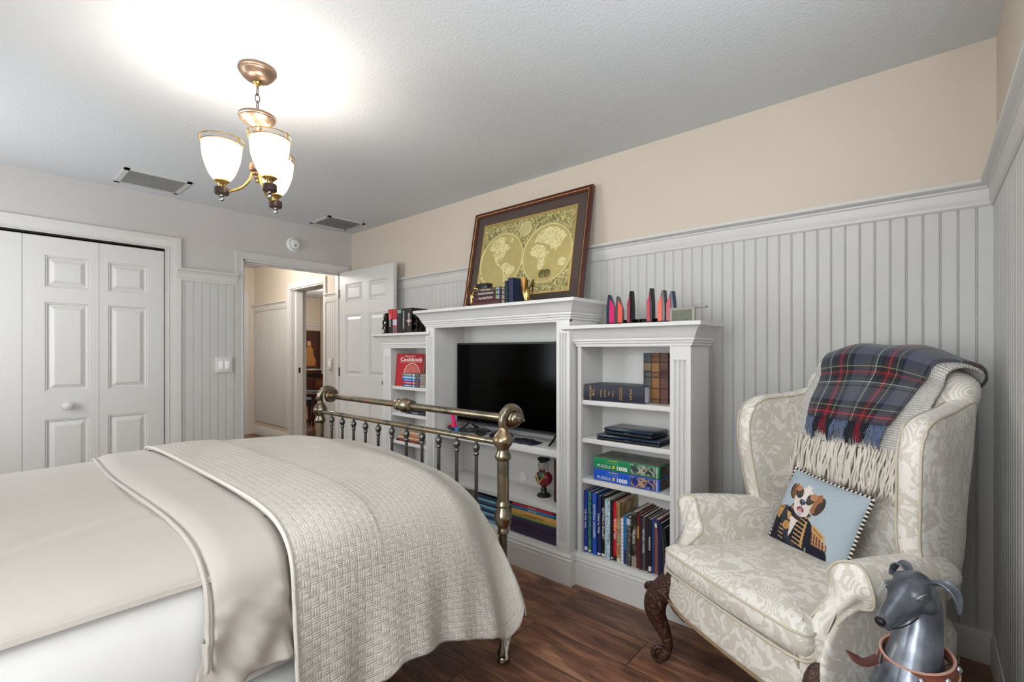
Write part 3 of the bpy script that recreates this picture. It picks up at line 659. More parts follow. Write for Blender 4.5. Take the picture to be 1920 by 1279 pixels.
for s_ in (-1, 1): MB().sphere((s_*.009, -.029, .187), .003, 8).build('eye', blackm, bu); MB().tube(catmull([(s_*.02, -.004, .2), (s_*.03, -.008, .18), (s_*.026, -.008, .16), (s_*.03, -.01, .146)], 4), .008, 8).build('curl', bmat((150, 146, 140), .5), bu)
MB().lathe([(0, .196), (.030, .196), (.036, .204), (.028, .214), (.012, .222), (0, .224)], n=24).xf(lambda x, y, z: (x*1.15, y*.9, z+.014*abs(x)/.036)).build('hat', blackm, bu)
b = book('tall dark red book standing on the lower centre shelf', .03, .17, .235, (66, 24, 26), group=None); put(b, 2.978, -.47, .3725)
b = book('tall black book standing beside the dark red one', .022, .17, .215, (34, 30, 30)); put(b, 3.012, -.48, .3725)
# bottom of centre unit
z = .1655
for k, (w2, d2, th, c_, lab, xx, ti) in enumerate([(.345, .20, .050, (56, 46, 74), 'thick dark purple binder at the very bottom of the stack', 2.872, None), (.345, .20, .046, (58, 48, 76), 'dark purple binder second from the bottom', 2.874, None),
        (.335, .19, .0035, (60, 170, 70), 'thin green folder between purple binder and tan book', 2.86, None), (.330, .19, .040, (206, 166, 92), 'tan book with red lettering in the centre stack', 2.876, 'Complete Stories of Travel'), (.310, .18, .016, (32, 120, 176), 'blue paperback under the red one', 2.868, 'GREAT PLACES'), (.290, .18, .016, (206, 62, 70), 'red paperback at the top of the centre stack', 2.864, 'ROAD TRIPS')]):
    flatbook(lab, w2, d2, th, c_, xx, -.545, z, math.radians(.6*((k*5) % 3-1)), group='books stacked at the bottom of the centre unit', title=ti, tmat=bmat((120, 40, 30)) if k == 3 else whitel, tsize=.013 if k == 3 else .009, soft=k > 3); z += th+.0004
z = .1655
for k in range(8):
    flatbook(('light blue' if k % 2 == 0 else 'navy')+' paperback, '+['lowest light one', 'lowest navy one', 'second light one from the bottom', 'second navy one from the bottom', 'third light one from the bottom', 'third navy one from the bottom', 'uppermost light one', 'topmost of all'][k]+' in the pile behind the bedpost', .22, .17, .0195, (120, 180, 206) if k % 2 == 0 else (30, 60, 92), 2.50+.004*(k % 3), -.535, z, 0, group='light blue paperbacks behind the bedpost' if k % 2 == 0 else 'navy paperbacks behind the bedpost', soft=True); z += .0199

# ---- top of the left unit: bookends and five novels
def gargoyle(label, x, y, z, rz, mat):
    t = thing('bookend', label, 'bookend', (x, y, z), rz, 'gargoyle bookends on the left bookcase')
    box(-.035, .035, -.03, .03, 0, .014).build('base', mat, t, bevel=.003)
    box(.026, .034, -.03, .03, .012, .165).build('upright_plate', mat, t, bevel=.002)
    b = MB(); b.tube(catmull([(.01, 0, .012), (-.005, 0, .05), (.012, 0, .09), (-.005, 0, .125), (.0, 0, .15)], 5), [.02+.006*math.sin(i) for i in range(21)], 12)
    b.sphere((-.012, 0, .155), .016, 12, (1.3, 1, 1)); b.tube([(-.02, 0, .157), (-.045, 0, .150), (-.05, 0, .158)], [.009, .005, .002], 8)
    b.tube(catmull([(0, .01, .13), (-.025, .02, .10), (-.02, .02, .07), (-.03, .022, .04)], 4), .007, 8); b.tube(catmull([(0, -.01, .13), (-.025, -.02, .10), (-.02, -.02, .07), (-.03, -.022, .04)], 4), .007, 8)
    b.tube(catmull([(.01, .01, .11), (.0, .03, .13), (.01, .025, .16)], 4), [.008, .008, .007, .006, .005, .004, .004, .003, .002], 8); b.tube(catmull([(.01, -.01, .11), (.0, -.03, .13), (.01, -.025, .16)], 4), [.008, .008, .007, .006, .005, .004, .004, .003, .002], 8)
    b.tube(catmull([(-.03, 0, .015), (-.036, .0, .03), (-.02, 0, .05)], 4), .008, 8)
    b.build('figure', mat, t); return t
bronze = M('black_bronze', C(26, 22, 22), .28, .6, var=.2)
gargoyle('black figure bookend at the left end of the novels', 1.315, -.45, 1.350, 0, bronze)
gargoyle('black figure bookend between the novels and the centre unit', 1.700, -.45, 1.350, PI, bronze)
x = 1.352
for (bw_, bh_, c_, lab, ti, bb) in [(.060, .215, (24, 20, 22), 'black novel with a red upper spine', 'ASSASSIN', [(.6, 1.0, (190, 44, 44))]), (.060, .213, (170, 40, 44), 'red novel with a white block on its spine', None, [(.35, .58, (190, 190, 205)), (0, .3, (110, 90, 90))]), (.056, .212, (24, 26, 26), 'black novel with a pale green emblem near the top', None, [(.82, .96, (130, 160, 150))]), (.062, .212, (22, 20, 20), 'black novel with cream lettering', 'PATTERSON', None), (.070, .211, (34, 28, 30), 'black and rose novel, rightmost of the five', 'GRISHAM', [(.46, .54, (200, 150, 150))])]:
    b = book(lab, bw_-.002, .15, bh_-.02, c_, group='novels on the left bookcase', title=ti, tsize=.024, bands=bb); put(b, x+bw_/2, -.47, 1.350); x += bw_
# ---- top of the centre unit: leaning framed map, bookends, books
def framed_map():
    t = thing('framed_map', 'large framed gold world map leaning on the wall above the television', 'picture', (2.44, -.185, 1.493)); t.rotation_euler = (math.radians(-10.5), 0, 0)
    W, Hh = 1.045, .785
    mah = M('mahogany_frame', C(74, 30, 22), .22, var=.25, vscale=14, bump=.1, bscale=50)
    def ring(ins0, ins1, pr):
        mb = MB(); n = len(pr); vs = []
        for (sx_, sz_) in ((-1, -1), (1, -1), (1, 1), (-1, 1)):
            for (i_, d_) in pr: vs.append((sx_*(W/2-i_), d_, Hh/2+sz_*(Hh/2-i_)))
        fs = [(c*n+i, ((c+1) % 4)*n+i, ((c+1) % 4)*n+(i+1) % n, c*n+(i+1) % n) for c in range(4) for i in range(n)]
        return mb.add(vs, fs)
    ring(0, 0, [(0, .012), (0, -.016), (.006, -.022), (.016, -.022), (.022, -.014), (.030, -.012), (.036, -.006), (.036, .012)]).build('frame', mah, t)
    ring(0, 0, [(.019, -.0185), (.021, -.0215), (.0245, -.0185), (.023, -.012)]).build('gilt_line', M('gilt_fillet', C(214, 170, 110), .3, .5), t)
    box(-W/2+.03, W/2-.03, .0, .004, .03, Hh-.03).build('mat_board', M('brown_mat_board', C(78, 64, 58), .7), t)
    ring(0, 0, [(.104, 0), (.104, -.004), (.112, -.005), (.114, -.002), (.118, -.004), (.121, 0)]).build('inner_fillet', M('gilt_fillet2', C(206, 178, 110), .3, .6), t)
    tt = NT('gold_foil_engraving'); co = tt.coord(); n = tt.noise(co, 38, 6, 1.6, .65)
    tt.set(tt.ramp(n, [(.36, C(92, 90, 58)), (.5, C(176, 164, 108)), (.62, C(236, 224, 160))]), .34, .35); tt.bump(n, .5, .002); foil = tt.m
    box(-W/2+.118, W/2-.118, -.0010, 0, .118, Hh-.118).build('engraved_border', foil, t)
    gold = NT('gold_foil_ocean'); co = gold.coord(); n = gold.noise(co, 26, 4); gold.set(gold.mix(n, C(190, 172, 108), C(222, 204, 138)), .24, .4); gold.bump(gold.noise(co, 160, 2), .15, .001)
    land = NT('pale_gold_land'); co = land.coord(); n = land.noise(co, 50, 5, 1); land.set(land.ramp(n, [(.35, C(196, 180, 112)), (.55, C(246, 234, 176))]), .3, .3); land.bump(n, .4, .001)
    rimm = M('bright_gold_rim', C(240, 228, 168), .25, .3)
    R = .203; cz = Hh/2-.012
    for s_, nm in ((-1, 'western_hemisphere'), (1, 'eastern_hemisphere')):
        c = MB().lathe([(0, -.004), (R, -.0022), (R, 0), (0, 0)], (s_*.205, 0, cz), 'y', 64).build(nm, gold.m, t)
        MB().tube([(s_*.205+R*math.cos(a*PI/40), -.003, cz+R*math.sin(a*PI/40)) for a in range(80)], .0052, 6, closed=True).build('rim', rimm, c)
    def polyland(parent, cx, pts):
        mb = MB(); p = [(cx+R*x_, cz+R*y_) for x_, y_ in pts]; mb.prism(p, -.0052, -.003, lambda a, b, d: (a, d, b)); mb.build('continent', land.m, parent, recalc=True)
    we = [o for o in t.children if o.name.startswith('western')][0]; ea = [o for o in t.children if o.name.startswith('eastern')][0]
    polyland(we, -.205, [(-.62, .52), (-.45, .78), (-.1, .9), (.15, .82), (.1, .62), (.3, .55), (.4, .42), (.22, .35), (.15, .18), (.05, .05), (.02, -.03), (-.05, .03), (-.13, .0), (-.15, -.08), (-.06, -.11), (.0, -.19), (.06, -.25), (.02, -.28), (-.07, -.19), (-.19, -.12), (-.28, .05), (-.36, .22), (-.40, .38), (-.56, .42)])
    polyland(we, -.205, [(.12, -.14), (.3, -.1), (.48, -.2), (.72, -.32), (.66, -.5), (.5, -.6), (.4, -.72), (.32, -.85), (.22, -.78), (.2, -.55), (.14, -.38), (.05, -.25)])
    polyland(we, -.205, [(.3, .82), (.5, .74), (.48, .6), (.34, .62)])
    polyland(ea, .205, [(-.62, .3), (-.45, .36), (-.2, .3), (-.08, .24), (.02, .08), (.14, .02), (.02, -.16), (-.06, -.42), (-.2, -.56), (-.3, -.5), (-.32, -.2), (-.44, -.06), (-.62, -.02), (-.72, .14)])
    polyland(ea, .205, [(-.55, .42), (-.5, .62), (-.3, .8), (0, .9), (.35, .84), (.62, .66), (.78, .45), (.6, .36), (.55, .2), (.42, .12), (.36, .02), (.28, .14), (.18, .1), (.12, .24), (0, .28), (-.1, .34), (-.3, .38), (-.4, .44)])
    polyland(ea, .205, [(.5, -.3), (.66, -.22), (.82, -.3), (.8, -.48), (.66, -.52), (.52, -.46)])
    for (a, b) in ((.165, -.70), (.36, -.70)):
        c = MB().lathe([(0, -.0062), (.028, -.005), (.030, -.0042), (.030, -.003)], (.205+R*(a-.25), 0, cz+R*b), 'y', 32).build('round_cartouche', M('dull_gold', C(126, 116, 70), .4, .6, var=.4, vscale=90, bump=.6, bscale=150), t)
    for (zz, r_) in ((cz+.205, .052), (cz-.20, .042)):
        c = MB().lathe([(0, -.007), (r_*.9, -.0055), (r_, -.004), (r_, 0)], (0, 0, zz), 'y', 40).build('small_dial', M('brushed_gold_dial', C(206, 196, 140), .3, .3), t)
        MB().tube([(r_*math.cos(a*PI/24), -.006, zz+r_*math.sin(a*PI/24)) for a in range(48)], .0032, 6, closed=True).build('rim', rimm, c)
    return t
framed_map()
brass = M('polished_brass', C(200, 168, 104), .25, 1, var=.1)
def eagle(label, x, y, z, rz):
    t = thing('eagle_bookend', label, 'bookend', (x, y, z), rz, 'brass eagle bookends'); t.scale = (1.25, 1.25, 1.2)
    box(-.03, .03, -.03, .03, 0, .010).build('base', bronze, t, bevel=.002)
    b = MB(); b.tube(catmull([(.004, 0, .010), (.0, 0, .03), (-.004, 0, .06), (-.010, 0, .085), (-.016, 0, .098)], 5), [.007+.011*math.sin(PI*(i+2)/24) for i in range(21)], 12)
    b.sphere((-.018, 0, .104), .010, 12); b.tube([(-.026, 0, .104), (-.034, 0, .100), (-.035, 0, .095)], [.004, .0025, .001], 6)
    for s_ in (-1, 1): b.tube([(.0, s_*.006, .022), (-.008, s_*.01, .012), (-.02, s_*.012, .010)], .003, 6)
    b.tube([(.008, 0, .03), (.02, 0, .02), (.032, 0, .016)], [(.006, .010), (.004, .014), (.002, .012)], 8)
    b.build('body', brass, t)
    for s_ in (-1, 1): MB().tube(catmull([(-.002, s_*.012, .075), (.008, s_*.026, .095), (.014, s_*.034, .125), (.010, s_*.030, .055)], 4), [(.004, .014)]*9+[(.003, .010), (.003, .008), (.002, .005), (.001, .002)], 8).build('wing', M('dark_brass', C(150, 110, 58), .3, .9), t)
    return t
eagle('brass eagle bookend with raised wings right of the navy book', 2.765, -.47, 1.4925, 0)
eagle('small brass eagle bookend at the left of the flat books', 2.345, -.50, 1.4925, PI)
z = 1.4925
for k, (th, c_, lab, ti) in enumerate([(.040, (70, 30, 26), 'mahogany coloured volume at the bottom of the flat pile', None), (.030, (74, 24, 32), 'maroon book with bold pale title in the flat pile', '2nd EDITION'), (.026, (52, 34, 34), 'brown book with pale lettering in the flat pile', 'THE RETURNING'), (.020, (88, 62, 54), 'thin russet book at the top of the flat pile', 'and the stories')]):
    b = flatbook(lab, .26, .14, th, c_, 2.475, -.52, z, 0, title=ti, tsize=th*.62, group='books lying flat before the map', sx=1.1)
    if k: box(.105, .118, -.0014, 0, .003, th-.003).build('spine_mark', bmat((120, 170, 200)), b); box(.090, .102, -.0014, 0, .004, th-.004).build('spine_emblem', bmat((150, 160, 90)), b)
    z += th+.0003
b = thing('small_dark_box', 'little black box on top of the flat pile of books', 'box', (2.42, -.48, z)); box(-.05, .05, -.02, .03, 0, .030).build('box', M('black_lacquer', C(22, 20, 26), .3), b, bevel=.002); box(-.051, .051, -.021, .031, .030, .036).build('lid', M('black_lacquer', C(22, 20, 26), .3), b, bevel=.002)
b = book('navy hardback standing upright beside the brass eagle', .042, .14, .165, (26, 36, 70), title=None); put(b, 2.665, -.50, 1.4925)
b = book('dark teal hardback standing against the navy one', .022, .14, .150, (22, 40, 50)); put(b, 2.628, -.50, 1.4925)
box_ = thing('dark_tray', 'low black tray behind the eagle bookend', 'tray', (2.90, -.40, 1.4925)); box(-.09, .09, -.04, .04, 0, .018).build('tray', bronze, box_, bevel=.003); box(-.085, .085, -.035, .035, .018, .022).build('rim', bronze, box_)
# ---- top of the right unit: six faceted awards and a small plaque
obs = M('black_obsidian_resin', C(14, 12, 16), .12)
def award(label, x, y, z, rz, face, side, h, wd, mirror=1):
    t = thing('award', label, 'award', (x, y, z), rz, 'faceted awards on the right bookcase')
    # tapering blade: dark back, coloured facets
    P = [(-.5*wd, 0), (.5*wd, 0), (.5*wd, .50*h), (.18*wd*mirror+.12*wd, h), (.18*wd*mirror-.12*wd, h), (-.5*wd, .50*h)]
    MB().prism(P, -.006, .022, lambda a, b, d: (a, d, b+.012)).build('blade', side, t, bevel=.0015, smooth=False)
    Q = [(-.46*wd, .02*h), (.12*wd, .0), (.12*wd, .45*h), (.16*wd*mirror-.08*wd, .86*h), (-.46*wd, .60*h)] if mirror > 0 else [(.46*wd, .02*h), (-.12*wd, .0), (-.12*wd, .45*h), (.16*wd*mirror+.08*wd, .86*h), (.46*wd, .60*h)]
    MB().prism(Q, -.0085, -.0055, lambda a, b, d: (a, d, b+.012)).build('coloured_facet', face, t, smooth=False)
    box(-.022, .022, -.018, .034, 0, .014).build('base', obs, t, bevel=.002)
    return t
pk = M('magenta_resin', C(206, 30, 110), .25); og = M('coral_resin', C(226, 84, 66), .3); rd = M('crimson_resin', C(176, 22, 52), .25); wine = M('wine_resin', C(140, 30, 60), .25)
tl = M('petrol_resin', C(22, 50, 72), .2); gy = M('smoke_resin', C(70, 70, 72), .2)
for (xx, f, s_, h, wd, m_, lab) in [(3.298, pk, tl, .150, .046, -.8, 'award with a magenta face and petrol side, leftmost of six'), (3.346, og, gy, .138, .040, -.8, 'grey award with a coral face, second from the left'), (3.408, wine, obs, .160, .030, 0.1, 'slim black award with a wine-red face, third from the left'),
        (3.515, rd, obs, .165, .030, .2, 'tallest slim award, black and crimson, fourth from the left'), (3.575, og, gy, .150, .040, .8, 'grey award with a coral face, second from the right'), (3.618, rd, tl, .142, .040, .8, 'petrol award with a crimson face, rightmost of six')]:
    award(lab, xx, -.425+.0, 1.3505, math.radians(8 if m_ < 0 else -10), f, s_, h, wd, 1 if m_ >= 0 else -1)
b = thing('display_stand', 'row of low black blocks behind the awards', 'stand', (3.46, -.36, 1.3505))
for k in range(5): box(-.15+k*.062, -.10+k*.062, -.015, .02, 0, .032).build('block', obs, b, bevel=.002)
b = thing('plaque', 'small grey framed plaque at the right end of the bookcase top', 'plaque', (3.690, -.47, 1.3505), math.radians(-4))
box(-.060, .060, 0, .016, 0, .070).build('frame', M('pewter_frame', C(150, 146, 136), .4, .3), b, bevel=.003); box(-.048, .048, -.002, 0, .010, .058).build('relief', M('relief_print', C(104, 106, 92), .5, var=.45, vscale=90, bump=.8, bscale=120), b)
box(-.07, .10, .02, .05, .066, .072).build('top_ledge', M('pewter_frame', C(150, 146, 136)), b)
# ---------------------------------------------------------------- bed
def bed_brass():
    t = NT('antique_brass_bed_metal'); co = t.coord(); n = t.noise(co, 14, 4, .5)
    t.set(t.ramp(n, [(.35, C(104, 96, 82)), (.5, C(146, 138, 120)), (.68, C(158, 128, 92))]), .27, 1.0); t.bump(t.noise(co, 220, 3), .06, .0005); return t.m
abrass = bed_brass(); pewter = M('pewter_spindle_metal', C(104, 104, 102), .3, 1, var=.15, vscale=20)
BX0, BX1, BY = 1.800, 3.285, -1.245
bed = thing('brass_bed', 'antique brass bed with scrolled footboard posts and eleven spindles', 'bed', (2.54, BY, 0))
def bp(nm, mb, m=abrass, par=None, **kw):
    if par is None: return mb.xf(lambda x, y, z: (x-2.54, y-BY, z)).build(nm, m, bed, **kw)
    return mb.xf(lambda x, y, z: (x-2.54, y-BY, z)).build(nm, m, par, **kw)
postp = [(0, 0), (.020, 0), (.027, .006), (.028, .014), (.022, .024), (.026, .032), (.024, .042), (.016, .060), (.0165, .50), (.022, .505), (.022, .515), (.019, .525), (.030, .545), (.0355, .562), (.034, .578), (.027, .592), (.022, .606), (.0285, .612), (.0285, .620), (.0235, .628), (.0235, .635), (.024, .790), (.029, .794), (.0325, .802), (.031, .812), (.0235, .828), (.0245, .838), (.036, .852), (.041, .866), (.040, .876), (.032, .890), (.020, .905), (.0155, .918), (.015, .926)]
for sx_, xx in ((1, BX1), (-1, BX0)):
    p = bp('post', MB().lathe(postp, (xx, BY, 0), 'z', 28))
    neck = catmull([(xx, BY, .915), (xx, BY-.006, .945), (xx, BY+.004, .972), (xx, BY+.032, .990), (xx, BY+.066, .986), (xx, BY+.088, .966), (xx, BY+.090, .944)], 6)
    bp('scroll_neck', MB().tube(neck, [.0145+.010*(i/len(neck))**1.5 for i in range(len(neck))], 16), par=p)
    d = sx_; cap = [(0, -.034), (.034, -.034), (.038, -.026), (.038, -.006), (.034, .004), (.030, .008), (.030, .014), (.024, .022), (.017, .026), (.017, .031), (.010, .036), (.006, .038), (.005, .043), (.0075, .048), (.0070, .053), (0, .056)]
    bp('scroll_finial', MB().lathe([(r, a*d) for r, a in cap], (xx+.004*d, BY+.060, .946), 'x', 28), par=p)
bp('top_rail', MB().tube([(BX0+.02, BY+.060, .946), (BX1-.02, BY+.060, .946)], .0165, 20))
xc = 2.565; bp('rail_coupling', MB().lathe([(.0165, -.075), (.026, -.072), (.030, -.058), (.024, -.044), (.018, -.038), (.020, -.030), (.033, -.022), (.037, -.006), (.035, .010), (.024, .020), (.019, .030), (.028, .040), (.031, .048), (.028, .056), (.0165, .060)], (xc, BY+.060, .946), 'x', 28))
bp('lower_rail', MB().tube([(BX0+.02, BY, .858), (BX1-.02, BY, .858)], .0125, 16))
for k in range(11):
    xx = 1.938+.1197*k
    sp = bp('spindle', MB().lathe([(0, .28), (.0075, .28), (.0075, .786), (.011, .789), (.012, .794), (.010, .799), (.008, .802), (.0115, .806), (.0155, .816), (.0155, .824), (.011, .834), (.006, .838), (.006, .850)], (xx, BY, 0), 'z', 14), pewter)
bp('bottom_rail', box(BX0, BX1, BY-.012, BY+.012, .25, .29)); bp('side_rail', box(BX0-.012, BX0+.012, -3.36, BY, .24, .30)); bp('side_rail', box(BX1-.012, BX1+.012, -3.36, BY, .24, .30))
for xx in (BX0, BX1): bp('post', MB().lathe([(0, 0), (.024, 0), (.024, .3), (.024, 1.2), (0, 1.24)], (xx, -3.38, 0), 'z', 16))
for zz in (.8, 1.15): bp('head_rail', MB().tube([(BX0, -3.38, zz), (BX1, -3.38, zz)], .014, 12))
def rbox(x0, x1, y0, y1, z0, z1, r, seg=5):
    mb = MB().box(x0, x1, y0, y1, z0, z1); return mb
whitec = M('white_cotton_sheet', C(236, 236, 234), .85, var=.02, vscale=20, bump=.15, bscale=30, bdist=.004)
t = thing('box_spring', 'white covered box spring under the mattress', 'box spring', (2.54, -2.38, 0)); rbox(BX0+.02-2.54, BX1+.045-2.54, -.96, .90, .335, .40, .03).build('base', whitec, t, bevel=.03)
box(BX0+.02-2.54, BX1+.03-2.54, -.96, .88, .29, .345).build('dust_cover', M('grey_beige_bedskirt', C(206, 204, 199), .9), t, bevel=.01)
t = thing('mattress', 'white mattress under the bed linen', 'mattress', (2.57, -2.39, 0)); box(-.735, .752, -.955, .74, .405, .720).build('mattress', whitec, t, bevel=.075)

KA = [(1.790, .45), (1.790, .60), (1.795, .70), (1.83, .752), (1.92, .778), (2.15, .788), (2.6, .792), (3.0, .790), (3.17, .782), (3.27, .762), (3.335, .72), (3.362, .66), (3.370, .56), (3.372, .44), (3.374, .32)]
KM = [(1.800, .45), (1.800, .60), (1.81, .68), (1.87, .735), (1.98, .764), (2.2, .778), (2.6, .782), (2.9, .776), (3.07, .762), (3.19, .735), (3.28, .69), (3.34, .62), (3.372, .53), (3.385, .42), (3.395, .30)]
KB = [(1.825, .45), (1.825, .58), (1.86, .64), (1.93, .69), (2.05, .722), (2.25, .738), (2.5, .738), (2.76, .720), (2.97, .694), (3.10, .655), (3.20, .600), (3.28, .53), (3.345, .46), (3.395, .39), (3.425, .32)]
def prof(keys, f):
    # f in 0..1 by arc length of KA-like index
    P = [Vector((a, b)) for a, b in keys]; L = [0]
    for a, b in zip(P, P[1:]): L.append(L[-1]+(b-a).length)
    s_ = f*L[-1]
    for i in range(len(P)-1):
        if s_ <= L[i+1] or i == len(P)-2:
            u = (s_-L[i])/(L[i+1]-L[i]); p0 = P[max(i-1, 0)]; p3 = P[min(i+2, len(P)-1)]; p1, p2 = P[i], P[i+1]
            return 0.5*((2*p1)+(-p0+p2)*u+(2*p0-5*p1+4*p2-p3)*u*u+(-p0+3*p1-3*p2+p3)*u**3)
def bedsurf(f, y):
    a, m, b = prof(KA, f), prof(KM, f), prof(KB, f)
    w1 = sstep(-2.0, -1.50, y); w2 = sstep(-1.52, -1.29, y)
    p = a.lerp(m, w1).lerp(b, w2); return p
def basket():
    t = NT('cream_basketweave_coverlet'); tc = t.n('ShaderNodeTexCoord'); mp = t.n('ShaderNodeMapping'); t.l(tc.outputs['UV'], mp.inputs[0])
    sp = t.n('ShaderNodeSeparateXYZ'); t.l(mp.outputs[0], sp.inputs[0]); U, V = sp.outputs[0], sp.outputs[1]
    s = 1/.022
    chk = t.n('ShaderNodeTexChecker'); chk.inputs['Scale'].default_value = s
    cv = t.n('ShaderNodeCombineXYZ'); t.l(U, cv.inputs[0]); t.l(V, cv.inputs[1]); cv.inputs[2].default_value = .001; t.l(cv.outputs[0], chk.inputs[0])
    fu = t.math('ABSOLUTE', t.math('SINE', t.math('MULTIPLY', U, s*PI))); fv = t.math('ABSOLUTE', t.math('SINE', t.math('MULTIPLY', V, s*PI)))
    ru = t.math('ABSOLUTE', t.math('SINE', t.math('MULTIPLY', U, s*PI*3))); rv = t.math('ABSOLUTE', t.math('SINE', t.math('MULTIPLY', V, s*PI*3)))
    h1 = t.math('MULTIPLY', t.math('POWER', fv, .5), t.math('MULTIPLY_ADD', ru, .45, .55)); h2 = t.math('MULTIPLY', t.math('POWER', fu, .5), t.math('MULTIPLY_ADD', rv, .45, .55))
    mx = t.n('ShaderNodeMix'); t.l(chk.outputs['Fac'], mx.inputs[0]); t.l(h1, mx.inputs[2]); t.l(h2, mx.inputs[3]); h = mx.outputs[0]
    n = t.noise(tc.outputs['UV'], 9, 3); t.set(t.mix(n, C(196, 190, 181), C(211, 206, 198)), .9)
    t.bump(t.math('ADD', h, t.math('MULTIPLY', t.noise(tc.outputs['UV'], 260, 2), .35)), .75, .0035); return t.m
hemtab = [(-2.10, .25), (-1.90, .262), (-1.846, .280), (-1.80, .305), (-1.70, .302), (-1.57, .285), (-1.43, .232), (-1.36, .165), (-1.31, .20), (-1.27, .30)]
def drape(x, z, y, hem, z0=.30):
    """stretch the hanging part on the near side to the hem, and add folds"""
    if x > 3.3 and z < .60:
        k = (.60-z)/(.60-z0); z = .60-k*(.60-hem)
        x += k*(.013*math.sin(y*21+1.0)+.008*math.sin(y*47))+.012*k
    return x, z
def covf(u, v):
    y = lerp(-2.10, -1.290, min(1, v/.86)); p = bedsurf(u, y); x, z = p.x, p.y
    x, z = drape(x, z, y, interp(y, hemtab))
    z += .006*(1-sstep(-1.845, -1.835, y)) if z > .6 else 0
    z += .0025*math.sin(x*9+y*13)*math.sin(y*7)
    z += .012*sstep(-2.10, -2.085, y)*(1 if z > .6 else 0)-.004
    if v > .86:
        k = (v-.86)/.14; y += .016*math.sin(min(1, k*2)*PI/2); z -= .42*k*k*(1 if x < 3.2 else max(0.05, (3.44-x)/.25)); y -= .004
    return (x-2.57, y+1.69, z)
def covuv(u, v): return (u*2.9, v*.94)
cov = thing('coverlet', 'cream basketweave coverlet draped over the foot of the bed', 'blanket', (2.57, -1.69, 0))
o = MB().grid(covf, 170, 110, covuv).build('cloth', basket(), cov, recalc=False, angle=180)
md = o.modifiers.new('th', 'SOLIDIFY'); md.thickness = .006; md.offset = -1
# raised hem along the head edge and hanging corner flap
def edge(yy, tab=hemtab, dz=.0, n=80, a=0.02, off=0):
    pts = []
    for i in range(n+1):
        f = a+(1-a)*i/n; p = bedsurf(f, yy); x, z = drape(p.x, p.y, yy, interp(yy, tab)); pts.append((x-2.57+off, yy+1.69, z+dz))
    return pts
MB().tube(edge(-2.099, dz=.012), .0055, 8).build('rolled_hem', M('coverlet_hem', C(214, 208, 199), .9, bump=.3, bscale=200), cov)
flap = MB().grid(lambda u, v: (lerp(3.405, 3.385, v)-.045*u+.010*math.sin(u*9)-2.57, -1.335+.085*u-.02*v*u+1.69+.01*math.sin(v*6), lerp(.26, .09+.09*u*u, v)), 16, 20, lambda u, v: (u*.12, v*.3))
o = flap.build('corner_flap', _bk if False else cov.children[0].data.materials[0], cov, angle=180); md = o.modifiers.new('th', 'SOLIDIFY'); md.thickness = .005
# duvet band
sheetm = NT('taupe_sateen_sheet'); co = sheetm.coord(); sheetm.set(sheetm.mix(sheetm.noise(co, 3), C(178, 171, 162), C(188, 181, 173)), .62); sheetm.bump(sheetm.noise(sheetm.coord('Object', (1, 1, 1)), 5, 3, .4), .35, .02); sheetm.b.inputs['Sheen Weight'].default_value = .15
def duvf(u, v):
    y = lerp(-2.292, -1.99, v)+.012*math.sin(u*9+1)*(1-v); p = bedsurf(u, y); x, z = p.x, p.y
    hem = .487
    if x > 3.3 and z < .66:
        k = (.66-z)/(.66-.32); z = .66-k*(.66-hem); x += k**.6*(.007*math.sin(z*34+y*60)+.008*math.sin(y*52-z*30)+.0065*math.sin(y*95+z*80+2*math.sin(z*20)))+.008*k
    z += -.012+.020*math.sin(min(1, v*5)*PI/2) if z > .6 else 0
    if x > 3.3: x += .006*math.sin(min(1, v*5)*PI/2)-.004
    x -= .026*sstep(-2.13, -2.085, y)*(1 if x > 3.2 else 0); z -= .010*sstep(-2.13, -2.085, y)*(1 if z > .6 else 0)
    if v < .03: z -= .012*(1 if z > .6 else 0); x -= .02*(1 if x > 3.3 else 0)
    z += .003*math.sin(x*5+y*11)
    return (x-2.57, y+2.14, z-.004)
dv = thing('duvet_fold', 'folded taupe duvet edge showing between coverlet and sheet', 'duvet', (2.57, -2.14, 0))
o = MB().grid(duvf, 150, 40).build('cloth', sheetm.m, dv, recalc=False, angle=180); md = o.modifiers.new('th', 'SOLIDIFY'); md.thickness = .008; md.offset = -1
pts = []
for i in range(101):
    q = duvf(.02+.93*i/100, .045); pts.append((q[0]+(.002 if q[0] > .72 else 0), q[1]-.012, q[2]-.004))
MB().tube(pts, .0055, 8, caps=True).build('rolled_edge', sheetm.m, dv)
def shf(u, v):
    y = lerp(-3.40, -2.10, v); p = bedsurf(u, y); x, z = p.x, p.y
    x -= .024*sstep(3.0, 3.33, x); z -= .020*(1-.5*sstep(3.15, 3.33, x))
    if p.y < .72: k = min(1, (.72-p.y)/(.72-.32)); z = .71-k*.012; x = min(x, 3.330)+.004*k
    z += .004*math.sin(x*6+y*5)+.0035*math.exp(-((x-2.95)**2)/.006)*math.sin(y*22+x*40)*1.0
    return (x-2.57, y+2.75, z)
sh = thing('bed_sheet', 'flat taupe sheet pulled tight over the mattress', 'sheet', (2.57, -2.75, 0))
o = MB().grid(shf, 130, 60).build('cloth', sheetm.m, sh, recalc=False, angle=180); md = o.modifiers.new('th', 'SOLIDIFY'); md.thickness = .004; md.offset = -1

